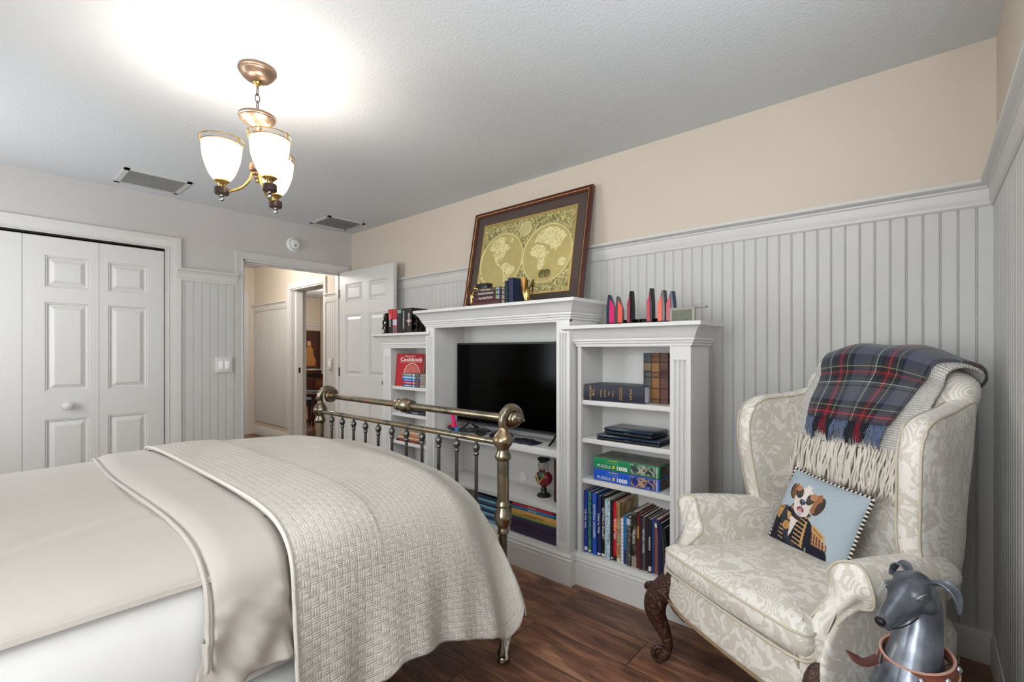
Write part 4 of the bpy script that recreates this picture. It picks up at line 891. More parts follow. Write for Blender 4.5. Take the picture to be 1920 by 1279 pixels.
# ---------------------------------------------------------------- chandelier and ceiling fittings
bz = M('brushed_bronze', C(136, 116, 100), .38, .85, var=.06, vscale=40); dk = M('dark_wood_block', C(58, 42, 36), .35, .2)
ch = thing('chandelier', 'three-light brass chandelier with white bell glass shades', 'chandelier', (2.358, -1.807, H))
MB().lathe([(0, 0), (.074, 0), (.076, -.006), (.076, -.012), (.072, -.014), (.072, -.020), (.066, -.024), (.062, -.034), (.048, -.046), (.026, -.052), (0, -.054)], n=40).build('ceiling_canopy', bz, ch)
MB().lathe([(0, -.052), (.016, -.054), (.018, -.060), (.010, -.068), (.006, -.076), (0, -.078)], n=20).build('canopy_boss', brass, ch)
for k in range(3):
    zz = -.096-k*.030; pts = []
    for i in range(16):
        a = 2*PI*i/16; r1, r2 = .009*math.cos(a), .019*math.sin(a)
        pts.append((r1 if k % 2 == 0 else 0, 0 if k % 2 == 0 else r1, zz+r2))
    MB().tube(pts, .0022, 8, closed=True).build('chain_link', M('chain_metal', C(96, 86, 80), .35, .9), ch)
MB().tube([(.024*math.cos(a*PI/10), 0, -.205+.026*math.sin(a*PI/10)) for a in range(11)], .0026, 8).build('hanging_loop', M('chain_metal', C(96, 86, 80)), ch)
pl = MB().lathe([(0, -.200), (.070, -.202), (.074, -.206), (.074, -.213), (.070, -.215), (.070, -.220), (.062, -.230), (.046, -.240), (.022, -.250), (.014, -.262), (.012, -.285), (.012, -.42), (0, -.42)], n=40).build('centre_plate', bz, ch)
for a in (.6, 2.6, 4.7): MB().sphere((.050*math.cos(a), .050*math.sin(a), -.240), .004, 8).build('screw', brass, pl)
MB().lathe([(.0, -.412), (.030, -.414), (.032, -.420), (.032, -.438), (.028, -.444), (.018, -.450), (.018, -.458), (.011, -.464), (.013, -.472), (.008, -.482), (0, -.484)], n=28).build('hub', bz, ch)
MB().sphere((0, 0, -.484), .009, 10).build('hub_finial', brass, ch)
glass = NT('lit_white_bell_glass'); b_ = glass.b; b_.inputs['Base Color'].default_value = C(250, 244, 236); b_.inputs['Roughness'].default_value = .25
b_.inputs['Emission Color'].default_value = (1, .90, .78, 1); b_.inputs['Emission Strength'].default_value = .42
tr = glass.n('ShaderNodeBsdfTranslucent'); tr.inputs[0].default_value = (1, .93, .85, 1); ms = glass.n('ShaderNodeMixShader'); ms.inputs[0].default_value = .45
glass.l(b_.outputs[0], ms.inputs[1]); glass.l(tr.outputs[0], ms.inputs[2]); glass.l(ms.outputs[0], glass.out.inputs[0])
blb = NT('glowing_bulb'); blb.b.inputs['Emission Color'].default_value = (1, .9, .74, 1); blb.b.inputs['Emission Strength'].default_value = 9
fwv = Vector((-.6600, .7513, 0)).normalized(); rtv = Vector((fwv.y, -fwv.x, 0))
for k, (la, de) in enumerate([(-.124, -.05), (.098, -.088), (.011, .135)]):
    d = (rtv*la+fwv*de); r = d.length; u = d.normalized(); ang = math.atan2(u.y, u.x)
    Rm = lambda x, y, z, ang=ang: (x*math.cos(ang)-y*math.sin(ang), x*math.sin(ang)+y*math.cos(ang), z)
    arm = catmull([(.020, 0, -.450), (.030, 0, -.482), (.060, 0, -.520), (.10, 0, -.540), (r-.006, 0, -.546)], 6)
    a_ = MB().tube([Rm(*p) for p in arm], .0055, 10).build('arm', brass, ch)
    cx, cy, _ = Rm(r, 0, 0)
    MB().lathe([(0, -.528), (.026, -.530), (.028, -.534), (.028, -.556), (.024, -.560), (0, -.561)], (cx, cy, 0), n=24).build('socket_block', dk, a_)
    MB().lathe([(0, -.560), (.006, -.561), (.005, -.566), (.009, -.570), (.0105, -.577), (.008, -.585), (0, -.588)], (cx, cy, 0), n=16).build('drop_finial', M('steel_ball', C(170, 165, 160), .2, 1), a_)
    MB().lathe([(.012, -.528), (.014, -.518), (.022, -.510), (.030, -.504), (.028, -.500), (0, -.500)], (cx, cy, 0), n=24).build('shade_cup', brass, a_)
    pr = [(.024, -.502), (.034, -.494), (.048, -.474), (.060, -.444), (.070, -.410), (.0745, -.378), (.0755, -.358), (.0745, -.348), (.0725, -.348)]
    mb = MB(); n = 48; vs = []
    for (rr, zz) in pr:
        for i in range(n): a = 2*PI*i/n; q = rr*(1+.010*math.cos(a*12)); vs.append((cx+q*math.cos(a), cy+q*math.sin(a), zz))
    mb.add(vs, [(j*n+i, j*n+(i+1) % n, (j+1)*n+(i+1) % n, (j+1)*n+i) for j in range(len(pr)-1) for i in range(n)])
    sh_ = mb.build('glass_shade', glass.m, ch, recalc=False, angle=180); md = sh_.modifiers.new('th', 'SOLIDIFY'); md.thickness = .0025
    MB().tube([(cx+.079*math.cos(a*PI/24), cy+.079*math.sin(a*PI/24), -.346) for a in range(48)], .0018, 6, closed=True).build('lower_ring', brass, sh_)
    MB().tube([(cx+.082*math.cos(a*PI/24), cy+.082*math.sin(a*PI/24), -.328) for a in range(48)], .0022, 6, closed=True).build('gallery_ring', brass, sh_)
    for q in range(3): aa = q*2*PI/3+.5; MB().tube([(cx+.078*math.cos(aa), cy+.078*math.sin(aa), -.350), (cx+.083*math.cos(aa), cy+.083*math.sin(aa), -.337), (cx+.082*math.cos(aa), cy+.082*math.sin(aa), -.324)], .0035, 6).build('ring_post', brass, sh_)
    MB().lathe([(0, -.50), (.010, -.495), (.012, -.47), (.018, -.44), (.022, -.415), (.016, -.392), (0, -.385)], (cx, cy, 0), n=16).build('bulb', blb.m, ch)
    point('chandelier_lamp', (2.358+cx, -1.807+cy, H-.365), 3.9, (1, .92, .82), .035)

def vent(label, cx, cy, L, W, nsl):
    t = thing('ceiling_vent', label, 'vent', (cx, cy, H), 0, 'ceiling air vents')
    grey = M('vent_grey_paint', C(205, 205, 202), .5)
    f = MB()
    for (x0, x1, y0, y1) in ((-W/2, -W/2+.03, -L/2, L/2), (W/2-.03, W/2, -L/2, L/2), (-W/2, W/2, -L/2, -L/2+.03), (-W/2, W/2, L/2-.03, L/2)): f.box(x0, x1, y0, y1, -.009, 0)
    f.build('frame', grey, t)
    s_ = MB()
    for k in range(nsl):
        x_ = -W/2+.034+(W-.068)*(k+.5)/nsl; s_.obox((x_, 0, -.006), .022*13/nsl, L-.06, .0016, Matrix.Rotation(math.radians(38), 3, 'Y'))
    s_.build('louvres', grey, t); box(-W/2+.03, W/2-.03, -L/2+.03, L/2-.03, -.0022, -.0012).build('dark_back', M('vent_shadow', C(120, 120, 118), .9), t)
vent('rectangular louvred ceiling vent near the closet, left of the chandelier', .352, -1.765, .385, .375, 12)
vent('rectangular louvred ceiling vent above the bedroom doorway', .31, -.325, .37, .36, 6)
sd = thing('smoke_detector', 'round white smoke detector on the wall above the doorway', 'smoke detector', (0, -.607, 2.231))
MB().lathe([(0, 0), (.068, 0), (.070, .006), (.068, .014), (.060, .018), (.054, .030), (.046, .036), (0, .038)], n=40, axis='x').build('housing', M('white_plastic', C(232, 232, 230), .35), sd)
MB().lathe([(0, .038), (.012, .038), (.010, .041), (0, .041)], (0, .004, -.012), n=16, axis='x').build('test_button', M('grey_plastic', C(150, 150, 148), .4), sd)
MB().lathe([(.050, .031), (.052, .034), (.048, .036)], n=40, axis='x').build('vent_ring', M('grey_plastic', C(150, 150, 148)), sd)
def switch(label, loc, rz, n, pad):
    t = thing('light_switch', label, 'light switch', loc, rz)   # local: faces +x
    w = .070 if n == 1 else .116
    if pad: box(0, .012, -w/2-.008, w/2+.008, -.068, .068).build('backing', paint, t, bevel=.002)
    o_ = .012 if pad else 0
    box(o_, o_+.006, -w/2, w/2, -.058, .058).build('plate', M('switch_plate', C(214, 213, 208), .4), t, bevel=.002)
    for k in range(n):
        y_ = 0 if n == 1 else (-.024+.048*k)
        ob = box(o_+.004, o_+.010, y_-.0165, y_+.0165, -.033, .033).build('rocker', M('bright_white_plastic', C(246, 246, 244), .3), t, bevel=.0015)
    return t
switch('double rocker light switch on the beadboard left of the doorway', (.009, -1.205, 1.10), 0, 2, True)
switch('single light switch in the hall beyond the doorway', (-.664, HY-.009, 1.07), -PI/2, 1, True)

# ---------------------------------------------------------------- far room seen through two doorways
pic = thing('portrait_painting', 'dark brown portrait painting of a seated figure, hanging on the far room wall', 'painting', (-6.14, 2.47, 1.21))
fm = M('dark_wood_frame', C(66, 32, 20), .4, var=.2)
f = MB()
for (a, b, c, d) in ((-.25, .25, .43, .475), (-.25, .25, -.475, -.43), (-.25, -.205, -.43, .43), (.205, .25, -.43, .43)): f.box(0, .03, a, b, c, d)
f.build('frame', fm, pic); box(0, .012, -.21, .21, -.435, .435).build('canvas', M('brown_oil_ground', C(74, 38, 24), .5, var=.35, vscale=5), pic)
skn = M('oil_amber', C(176, 120, 66), .5, var=.25, vscale=12)
sil = [(-.17, -.34), (.14, -.34), (.16, -.22), (.10, -.08), (.09, .04), (.04, .12), (.045, .17), (.03, .225), (-.01, .245), (-.045, .22), (-.05, .16), (-.03, .11), (-.09, .05), (-.12, -.08), (-.16, -.16)]
MB().prism(sil, .012, .0135, lambda a, b, d: (d, a, b)).build('painted_figure', skn, pic)
MB().prism([(.04+.045*math.cos(i*PI/8)-.045, .185+.055*math.sin(i*PI/8)) for i in range(16)], .0135, .0145, lambda a, b, d: (d, a, b)).build('painted_face', M('oil_skin', C(206, 160, 110), .5), pic)
mahog = M('red_mahogany', C(84, 28, 22), .25, var=.3, vscale=12)
cbt = thing('sideboard', 'mahogany cabinet under the portrait in the far room', 'cabinet', (-5.86, 2.37, 0))
box(-.22, .22, -.30, .30, .1, .62).build('body', mahog, cbt, bevel=.006); box(-.24, .24, -.32, .32, .62, .65).build('top', mahog, cbt, bevel=.005)
box(.22, .232, -.28, -.01, .14, .58).build('door', mahog, cbt, bevel=.003); box(.22, .232, .01, .28, .14, .58).build('door', mahog, cbt, bevel=.003)
for a in (-.26, .26): box(-.2, -.15, a-.03, a+.03, 0, .1).build('foot', mahog, cbt); box(.15, .2, a-.03, a+.03, 0, .1).build('foot', mahog, cbt)
tb = thing('side_table', 'red wooden table with turned legs in the far room', 'table', (-2.62, .86, 0), .2)
MB().lathe([(0, .535), (.24, .535), (.25, .545), (.25, .56), (.24, .57), (0, .57)], n=32).build('tabletop', mahog, tb)
MB().lathe([(0, .12), (.03, .13), (.045, .2), (.025, .26), (.03, .36), (.018, .42), (.03, .5), (.04, .535), (0, .535)], n=20).build('pedestal', mahog, tb)
for k in range(3): a = k*2*PI/3+.4; MB().tube(catmull([(.02*math.cos(a), .02*math.sin(a), .18), (.12*math.cos(a), .12*math.sin(a), .13), (.22*math.cos(a), .22*math.sin(a), .02)], 5), .018, 8).build('leg', mahog, tb)
tn = thing('folded_linen', 'folded white cloth with blue stripe under the red box', 'linen', (-2.62, .86, .571), .2)
for k, (c_, z0, z1) in enumerate([((226, 228, 236), 0, .018), ((70, 96, 176), .018, .032), ((226, 228, 236), .032, .052)]): box(-.19, .19, -.15, .15, z0, z1-.0005).build('fold', M('linen_%d' % k, C(*c_), .8), tn, bevel=.003)
bxx = thing('storage_box', 'dark red box with gold lettering on its end, on the folded linen', 'box', (-2.62, .86, .6235), .2)
box(-.17, .17, -.13, .13, 0, .20).build('box', M('oxblood_leather', C(92, 30, 30), .4, var=.15), bxx, bevel=.005); box(-.172, .172, -.132, .132, .17, .20).build('lid', M('oxblood_leather', C(92, 30, 30)), bxx, bevel=.004)
box(.1705, .173, -.1, .1, .03, .17).build('end_label', M('tooled_leather', C(130, 76, 40), .5, var=.4, vscale=60), bxx)
lettering('POP', .07, goldl, bxx, TR(.1735, 0, .10) @ RZ(PI/2) @ RX(PI/2))
cl = thing('desk_clock', 'black and white items on top of the red box', 'tray', (-2.66, .88, .824), .2)
box(-.15, .15, -.1, .1, 0, .035).build('tray', blk, cl, bevel=.004)
bb = thing('wooden_box', 'small brown box with a white cover on the black tray', 'box', (-2.68, .88, .8595), .2)
box(-.11, .11, -.08, .08, 0, .06).build('box', M('brown_box', C(96, 54, 38), .5), bb, bevel=.003); box(-.115, .115, -.085, .085, .06, .075).build('lid', M('white_cotton_sheet', C(236, 236, 234)), bb, bevel=.004)
cs = thing('dark_chair', 'dark chair with a wavy back frame behind the red table', 'chair', (-3.35, 1.15, 0), .3)
for a in (-.17, .17): MB().tube(catmull([(a, .15, 0), (a*1.1, .17, .3), (a*.8, .15, .5), (a*1.1, .19, .62)], 5), .02, 8).build('leg', blk, cs); MB().tube([(a, -.15, 0), (a, -.15, .4)], .018, 8).build('leg', blk, cs)
box(-.2, .2, -.18, .18, .38, .42).build('seat', M('navy_seat', C(34, 44, 70), .7), cs, bevel=.01); MB().tube(catmull([(-.19, .19, .62), (0, .2, .66), (.19, .19, .62)], 5), .02, 8).build('top_rail', blk, cs)
# ---------------------------------------------------------------- wing chair
def damask():
    t = NT('cream_damask_upholstery'); co = t.coord('Object', (1, 1, 1))
    warp = t.n('ShaderNodeTexNoise'); warp.inputs['Scale'].default_value = 5; warp.inputs['Detail'].default_value = 2; t.l(co, warp.inputs['Vector'])
    sub = t.n('ShaderNodeVectorMath', operation='SUBTRACT'); t.l(warp.outputs['Color'], sub.inputs[0]); sub.inputs[1].default_value = (.5, .5, .5)
    sc = t.n('ShaderNodeVectorMath', operation='SCALE'); t.l(sub.outputs[0], sc.inputs[0]); sc.inputs['Scale'].default_value = .16
    ad = t.n('ShaderNodeVectorMath', operation='ADD'); t.l(co, ad.inputs[0]); t.l(sc.outputs[0], ad.inputs[1]); P = ad.outputs[0]
    v = t.n('ShaderNodeTexVoronoi'); v.inputs['Scale'].default_value = 8.5; v.inputs['Randomness'].default_value = .75; t.l(P, v.inputs['Vector'])
    vf = t.n('ShaderNodeTexVoronoi'); vf.inputs['Scale'].default_value = 38; vf.feature = 'F1'; t.l(P, vf.inputs['Vector'])
    D = v.outputs['Distance']
    rings = t.math('SINE', t.math('ADD', t.math('MULTIPLY', D, 60), t.math('MULTIPLY', warp.outputs['Fac'], 9)))
    low = t.noise(co, 4.5, 2, .6); mid = t.noise(P, 22, 3, 1.4)
    fig = t.math('MULTIPLY', t.math('GREATER_THAN', rings, .1), t.math('GREATER_THAN', low, .545))
    blob = t.math('GREATER_THAN', mid, .53); leaf = t.math('MULTIPLY', t.math('LESS_THAN', vf.outputs['Distance'], .38), t.math('GREATER_THAN', t.noise(co, 7, 2), .53))
    m = t.math('MAXIMUM', t.math('MAXIMUM', fig, t.math('MULTIPLY', blob, t.math('LESS_THAN', low, .56))), leaf)
    t.set(t.mix(m, C(216, 209, 196), C(238, 234, 226)), t.math('MULTIPLY_ADD', m, .20, .30)); t.b.inputs['Sheen Weight'].default_value = .2
    t.bump(t.math('ADD', m, t.math('MULTIPLY', t.noise(co, 500, 2), .4)), .25, .0008); return t.m
dam = damask(); cord = M('gimp_cord', C(150, 128, 96), .7, var=.4, vscale=160, bump=.8, bscale=300); pipe = M('cream_piping', C(206, 196, 176), .6)
CL = (4.041, -1.025); CR = math.radians(-29.7)
chair = thing('wing_chair', 'cream damask wingback armchair with carved wooden legs in the corner', 'armchair', (CL[0], CL[1], 0), CR)
def inset(poly, d):
    n = len(poly); out = []
    for i in range(n):
        a, b, c = Vector(poly[i-1]), Vector(poly[i]), Vector(poly[(i+1) % n]); e0 = (b-a).normalized(); e1 = (c-b).normalized()
        n0 = Vector((-e0.y, e0.x)); n1 = Vector((-e1.y, e1.x)); m = n0+n1; m = m/max(.6, 1+n0.dot(n1)); out.append(b+m*d)
    return out
def ccw(p): 
    A = sum(p[i-1][0]*p[i][1]-p[i][0]*p[i-1][1] for i in range(len(p))); return p if A > 0 else p[::-1]
def puff(poly, half, r, mp, crown=0, sm=4, crown2=None):
    """soft pad: outline in a plane, thickness 2*half, edge radius r, crown = extra bulge in the middle"""
    P = ccw([tuple(p) for p in catmull([(a, b, 0) for a, b in poly], sm, closed=True)]); P = ccw([(p[0], p[1]) for p in P]); n = len(P)
    c = Vector((sum(p[0] for p in P)/n, sum(p[1] for p in P)/n)); rings = []; crown2 = crown if crown2 is None else crown2
    base = [Vector(p) for p in P]; inn = inset(P, r)
    def ring(pts, h): rings.append([mp(p[0], p[1], h) for p in pts])
    for s_, cr in ((-1, crown2), (1, crown)):
        seq = []
        for k in range(0, 7): a = k/6*PI/2; seq.append(([base[i].lerp(inn[i], 1-math.cos(a)) for i in range(n)], s_*(half-r+r*math.sin(a)) if r < half else s_*half*math.sin(a)))
        for k in range(1, 9): f = k/8*.985; seq.append(([inn[i].lerp(c, f) for i in range(n)], s_*(half+cr*(1-(1-f)**2.2))))
        if s_ < 0: seq = seq[::-1]
        for pts, h in seq[(0 if s_ < 0 else 1):]: ring(pts, h)
    vs = sum(rings, []); L = len(rings); fs = [(j*n+i, j*n+(i+1) % n, (j+1)*n+(i+1) % n, (j+1)*n+i) for j in range(L-1) for i in range(n)]
    fs += [tuple(range(n))[::-1], tuple((L-1)*n+i for i in range(n))]
    return MB().add(vs, fs)
def P_(nm, mb, m=dam, par=None, **kw):
    kw.setdefault('angle', 75); return mb.build(nm, m, par or chair, **kw)
# seat frame
seatp = [(-.300, .018), (-.15, .000), (.15, .000), (.300, .018), (.318, .07), (.300, .35), (.262, .66), (-.262, .66), (-.300, .35), (-.318, .07)]
P_('seat_rail', puff(seatp, .066, .026, lambda x, y, h: (x, y+.004*math.sin(h*20), .313+h+(.018*sstep(.18, .30, abs(x))*(1 if h < 0 else 0))), sm=4))
pp = [(p.x, p.y-.003 if p.y < .1 else p.y, .256+.020*sstep(.18, .30, abs(p.x))) for p in catmull([(a*1.004, b, 0) for a, b in seatp], 8, closed=True)]
pc = MB(); pc.tube(pp, .0052, 8, closed=True); P_('gimp_cord', pc, cord)
# cushion
cush = [(-.286, -.004), (-.15, -.020), (.15, -.020), (.286, -.004), (.290, .06), (.262, .13), (.250, .35), (.238, .56), (-.238, .56), (-.250, .35), (-.262, .13), (-.290, .06)]
cm = P_('seat_cushion', puff(cush, .056, .048, lambda x, y, h: (x, y, .440+h+.004*math.sin(x*8)), crown=.020, crown2=0, sm=5))
for hh, zz in ((.030, 0), (-.040, 0)):
    pts = [(p.x, p.y, .436+hh) for p in catmull([(a*1.005, b, 0) for a, b in [tuple(q) for q in inset(cush, .004)]], 6, closed=True)]
    P_('piping', MB().tube(pts, .0045, 8, closed=True), pipe, cm)
# arms
def armsec():
    s_ = [(.250, .26), (.250, .36), (.252, .45), (.249, .53), (.252, .575)]
    for k in range(13): a = math.radians(165-k*17.5); s_.append((.316+.061*math.cos(a), .596+.061*math.sin(a)))
    s_ += [(.322, .535), (.314, .50), (.326, .42), (.332, .34), (.330, .26)]; return s_
AS = armsec()
def arm(sg):
    lf = [(.26, .004), (.33, -.006), (.42, -.020), (.452, -.026), (.475, -.012), (.495, .035), (.515, .078), (.540, .104), (.562, .104), (.59, .092), (.62, .088), (.645, .096), (.662, .110)]
    vs = []; n = len(AS); T = [(0, .55), (.004, .80), (.012, .94), (.025, 1.0), (.06, 1.0), (.12, 1), (.25, 1), (.45, 1), (.7, 1), (1, 1)]
    for (t_, w) in T:
        for (x_, z_) in AS:
            f0 = interp(z_, lf)+.018; ly = f0+(.58-f0)*t_; cz = .598 if z_ > .545 else z_
            xc_ = .310 if z_ > .545 else .288; xx = xc_+(x_-xc_)*w; zz = cz+(z_-cz)*w
            zz = .26+(zz-.26)*(1-.09*sstep(.15, .56, ly)); inw = .03*sstep(.12, .6, ly)
            vs.append((sg*(xx-inw)+.014, ly-(.010*(1-w)), zz))
    fs = [(j*n+i, j*n+(i+1) % n, (j+1)*n+(i+1) % n, (j+1)*n+i) for j in range(len(T)-1) for i in range(n)]
    fs += [tuple(range(n)), tuple((len(T)-1)*n+i for i in range(n))[::-1]]
    o = P_('arm', MB().add(vs, fs), angle=80, sub=1)
    pts = [(sg*(.290+(x_-.290)*1.01)+.014, interp(z_, lf)+.024, z_*1.0) for (x_, z_) in AS[1:20]]
    P_('piping', MB().tube(catmull(pts, 3), .0036, 6), pipe, o)
arm(1); arm(-1)
# wings
wing = [(.47, .54), (.415, .60), (.392, .66), (.375, .74), (.358, .82), (.350, .89), (.358, .955), (.385, 1.005), (.44, 1.032), (.52, 1.040), (.60, 1.046), (.68, 1.062), (.735, 1.07), (.750, 1.03), (.735, .90), (.70, .74), (.655, .54)]
for sg in (-1, 1):
    def mp(y, z, h, sg=sg):
        fl = (.030 if sg > 0 else .002)*sstep(.62, .34, y)*sstep(.6, .9, z)-.035*sstep(.45, .75, y); y += 0 if sg > 0 else .022*sstep(.62, .4, y)
        return (sg*(.292+fl)+h, y, z)
    wg = P_('wing', puff(wing, .034, .030, mp, crown=.006, sm=5))
    Q = catmull([(a, b, 0) for a, b in wing[:13]], 6)
    P_('piping', MB().tube([mp(p.x+.010*(1 if p.y < 1.0 and p.x < .5 else 0), p.y-.010*(1 if p.y > .98 else 0), sg*.0355*-1*0+(.031*sg)) for p in Q], .0032, 6), pipe, wg)
    P_('piping', MB().tube([mp(p.x+.010*(1 if p.y < 1.0 and p.x < .5 else 0), p.y-.010*(1 if p.y > .98 else 0), (-.031*sg)) for p in Q], .0032, 6), pipe, wg)
# back: in (x,z), raked
backo = [(-.255, .42), (-.262, .7), (-.270, .95), (-.282, 1.08), (-.262, 1.130), (-.19, 1.165), (-.09, 1.190), (0, 1.198), (.09, 1.190), (.19, 1.165), (.262, 1.130), (.282, 1.08), (.270, .95), (.262, .7), (.255, .42)]
rake = lambda z: .205*(z-.45)
P_('back', puff(backo, .060, .050, lambda x, z, h: (x, .620+rake(z)+h*1.0, z), crown=0, crown2=.014, sm=4))
# legs
cw = M('carved_walnut', C(68, 41, 29), .28, var=.4, vscale=45, bump=1.0, bscale=55, bdist=.012)
for sg in (-1, 1):
    path = catmull([(sg*.285, .062, .37), (sg*.318, .030, .31), (sg*.352, .004, .245), (sg*.352, .004, .190), (sg*.330, .022, .130), (sg*.316, .032, .085), (sg*.322, .026, .045), (sg*.336, .012, .022)], 6)
    rr = [interp(i/(len(path)-1), [(0, .040), (.2, .046), (.38, .042), (.5, .032), (.65, .022), (.78, .0175), (.9, .021), (1, .018)]) for i in range(len(path))]
    lg = P_('front_leg', MB().tube(path, rr, 16), cw, angle=60)
    # scroll foot and carved knee leaves
    sc_ = MB()
    for q in range(34): pass
    sp = [(sg*(.340+.0)+sg*.004, -.002+0*q, 0) for q in range(1)]
    spiral = [Vector((sg*.338, .012, .040))+Vector((sg*.5, -.86, 0))*((.031-.00085*q)*math.cos(-PI/2+q*.33))+Vector((0, 0, 1.0))*((.031-.00085*q)*math.sin(-PI/2+q*.33)) for q in range(32)]
    sc_.tube(spiral, [.0105-.00018*q for q in range(32)], 8); ax = Vector((.86*sg, .5, 0)).normalized()
    P_('scroll_foot', sc_, cw, lg); 
    kn = MB()
    for (dx, dy, dz, L_, an) in ((0, -.030, .27, .05, 0), (.022, -.012, .25, .045, .5), (-.022, -.02, .25, .045, -.5), (.0, -.030, .235, .04, 0), (.03, .0, .285, .04, .8), (-.035, -.01, .285, .05, -.9)):
        c0 = Vector((sg*(.340)+dx, .012+dy, dz)); kn.tube([c0+Vector((math.sin(an)*q*L_/4, -.010*math.sin(PI*q/4), -q*L_/4+.02)) for q in range(5)], [.002, .010, .012, .009, .002], 8)
    kn.tube(catmull([(sg*.30, .028, .285), (sg*.25, .012, .262), (sg*.20, .014, .240), (sg*.215, .016, .235)], 5), [.018, .017, .016, .015, .014, .013, .012, .010, .009, .008, .007, .006, .005, .004, .003, .002], 8)
    P_('carved_knee', kn, cw, lg)
    P_('rear_leg', MB().tube(catmull([(sg*.225, .62, .30), (sg*.228, .65, .16), (sg*.235, .71, 0)], 5), [.026-.001*i for i in range(11)], 10), cw)

# ---- throws over the back
def backpath():
    z0 = .715; pts = []
    for z in (.715, .78, .85, .92, 1.0, 1.08, 1.14): pts.append((0, .620+rake(z)-.086, z))
    pts += [(0, .672, 1.190), (0, .705, 1.213), (0, .752, 1.220), (0, .800, 1.208), (0, .838, 1.165), (0, .850, 1.08), (0, .846, .95), (0, .836, .82)]
    return catmull(pts, 8)
BPTH = backpath(); _L = [0]
for a, b in zip(BPTH, BPTH[1:]): _L.append(_L[-1]+(b-a).length)
BLEN = _L[-1]
def bpt(s_, off=0):
    s_ = max(0, min(BLEN*.9999, s_)); i = max(0, min(len(BPTH)-2, next(k for k in range(len(_L)-1) if _L[k+1] >= s_))); u = (s_-_L[i])/(_L[i+1]-_L[i])
    p = BPTH[i].lerp(BPTH[i+1], u); t_ = (BPTH[i+1]-BPTH[i]).normalized(); nrm = Vector((0, -t_.z, t_.y)); nrm = nrm if True else nrm
    return p+nrm*off
def cs_z(x):  # crest drop toward the sides
    return -.115*max(0, abs(x)/.28)**2.2*.62
def throwpt(x, s_, off):
    p = bpt(s_, off); w_ = sstep(1.0, 1.2, p.z)
    return Vector((x, p.y, p.z+cs_z(x)*w_))
knit = NT('white_rib_knit'); tc = knit.n('ShaderNodeTexCoord'); sp = knit.n('ShaderNodeSeparateXYZ'); knit.l(tc.outputs['UV'], sp.inputs[0])
k1 = knit.math('ABSOLUTE', knit.math('SINE', knit.math('MULTIPLY', sp.outputs[1], PI/.011))); k2 = knit.math('ABSOLUTE', knit.math('SINE', knit.math('ADD', knit.math('MULTIPLY', sp.outputs[0], PI/.006), knit.math('MULTIPLY', sp.outputs[1], 200))))
knit.set(knit.mix(knit.math('POWER', k1, .5), C(200, 192, 182), C(236, 233, 227)), .95); knit.bump(knit.math('ADD', k1, knit.math('MULTIPLY', k2, .5)), .8, .006)
wt = thing('knitted_throw', 'white knitted throw with long fringe over the chair back, under the plaid one', 'throw', (CL[0], CL[1], 0), CR)
S0 = .155
def wbx(f): return (lerp(-.285, -.150, min(1, f*1.7)), lerp(.185, .272, min(1, f*1.7))-.16*sstep(.55, 1, f))
def wf_(u, v):
    a, b = wbx(v); x = lerp(a, b, u); p = throwpt(x, lerp(S0, BLEN*.93, v), .010+.004*math.sin(x*40)*(1-v)); return tuple(p)
o = MB().grid(wf_, 60, 60, lambda u, v: (u*.43, v*1.0)).build('knit', knit.m, wt, recalc=False, angle=180); md = o.modifiers.new('th', 'SOLIDIFY'); md.thickness = .008; md.offset = 0
yarn = M('white_fringe_yarn', C(226, 218, 206), .95, var=.08, vscale=60, bump=.5, bscale=400)
fr = MB(); rnd = random.Random(3)
for k in range(150):
    u = (k+rnd.uniform(-.4, .4))/149; a, b = wbx(0); x = lerp(a, b, max(0, min(1, u))); L_ = rnd.uniform(.150, .188); sw = rnd.uniform(-.03, .02); ph = rnd.uniform(0, 6); dp = rnd.uniform(.002, .026); pts = []
    for q in range(9):
        f = q/8; s_ = S0+.012-L_*f; zz = s_
        base = bpt(max(s_, 0), dp+.006*math.sin(PI*f)) if s_ >= 0 else bpt(0, dp)+Vector((0, -.205*0, s_))
        pts.append((x+sw*f*f+.004*math.sin(ph+f*9), base.y, base.z))
    fr.tube(pts, [.0035]*8+[.002], 6)
fr.build('fringe', yarn, wt, angle=180)
# second hanging fringe part on the right, knit edge seen beside the plaid
# plaid throw
tart = NT('grey_red_navy_tartan'); tc = tart.n('ShaderNodeTexCoord'); sp = tart.n('ShaderNodeSeparateXYZ'); tart.l(tc.outputs['UV'], sp.inputs[0])
sett = [(0, C(86, 87, 94)), (.20, C(22, 24, 40)), (.225, C(80, 82, 90)), (.30, C(206, 206, 180)), (.315, C(40, 44, 56)), (.36, C(30, 58, 50)), (.40, C(26, 24, 34)), (.48, C(78, 22, 32)), (.56, C(206, 40, 56)), (.585, C(78, 22, 32)), (.65, C(26, 24, 34)), (.72, C(170, 168, 116)), (.735, C(34, 44, 56)), (.80, C(22, 24, 40)), (.86, C(76, 82, 98)), (.98, C(86, 87, 94))]
fu = tart.math('FRACT', tart.math('ADD', tart.math('DIVIDE', sp.outputs[0], .150), .05)); fv = tart.math('FRACT', tart.math('ADD', tart.math('DIVIDE', sp.outputs[1], .21), .42))
cu1 = tart.ramp(fu, sett, True); cv1 = tart.ramp(fv, sett, True)
tw = tart.math('GREATER_THAN', tart.math('SINE', tart.math('MULTIPLY', tart.math('ADD', sp.outputs[0], sp.outputs[1]), 3800)), 0)
col = tart.mix(.5, cu1, cv1); col = tart.mix(tart.noise(tc.outputs['UV'], 400, 2), tart.mix(1.0, col, (.78, .78, .8, 1), 'MULTIPLY'), tart.mix(1.0, col, (1.35, 1.35, 1.38, 1), 'MULTIPLY'))
tart.set(col, .92); tart.b.inputs['Sheen Weight'].default_value = .25; tart.bump(tart.noise(tc.outputs['UV'], 500, 2), .5, .001)
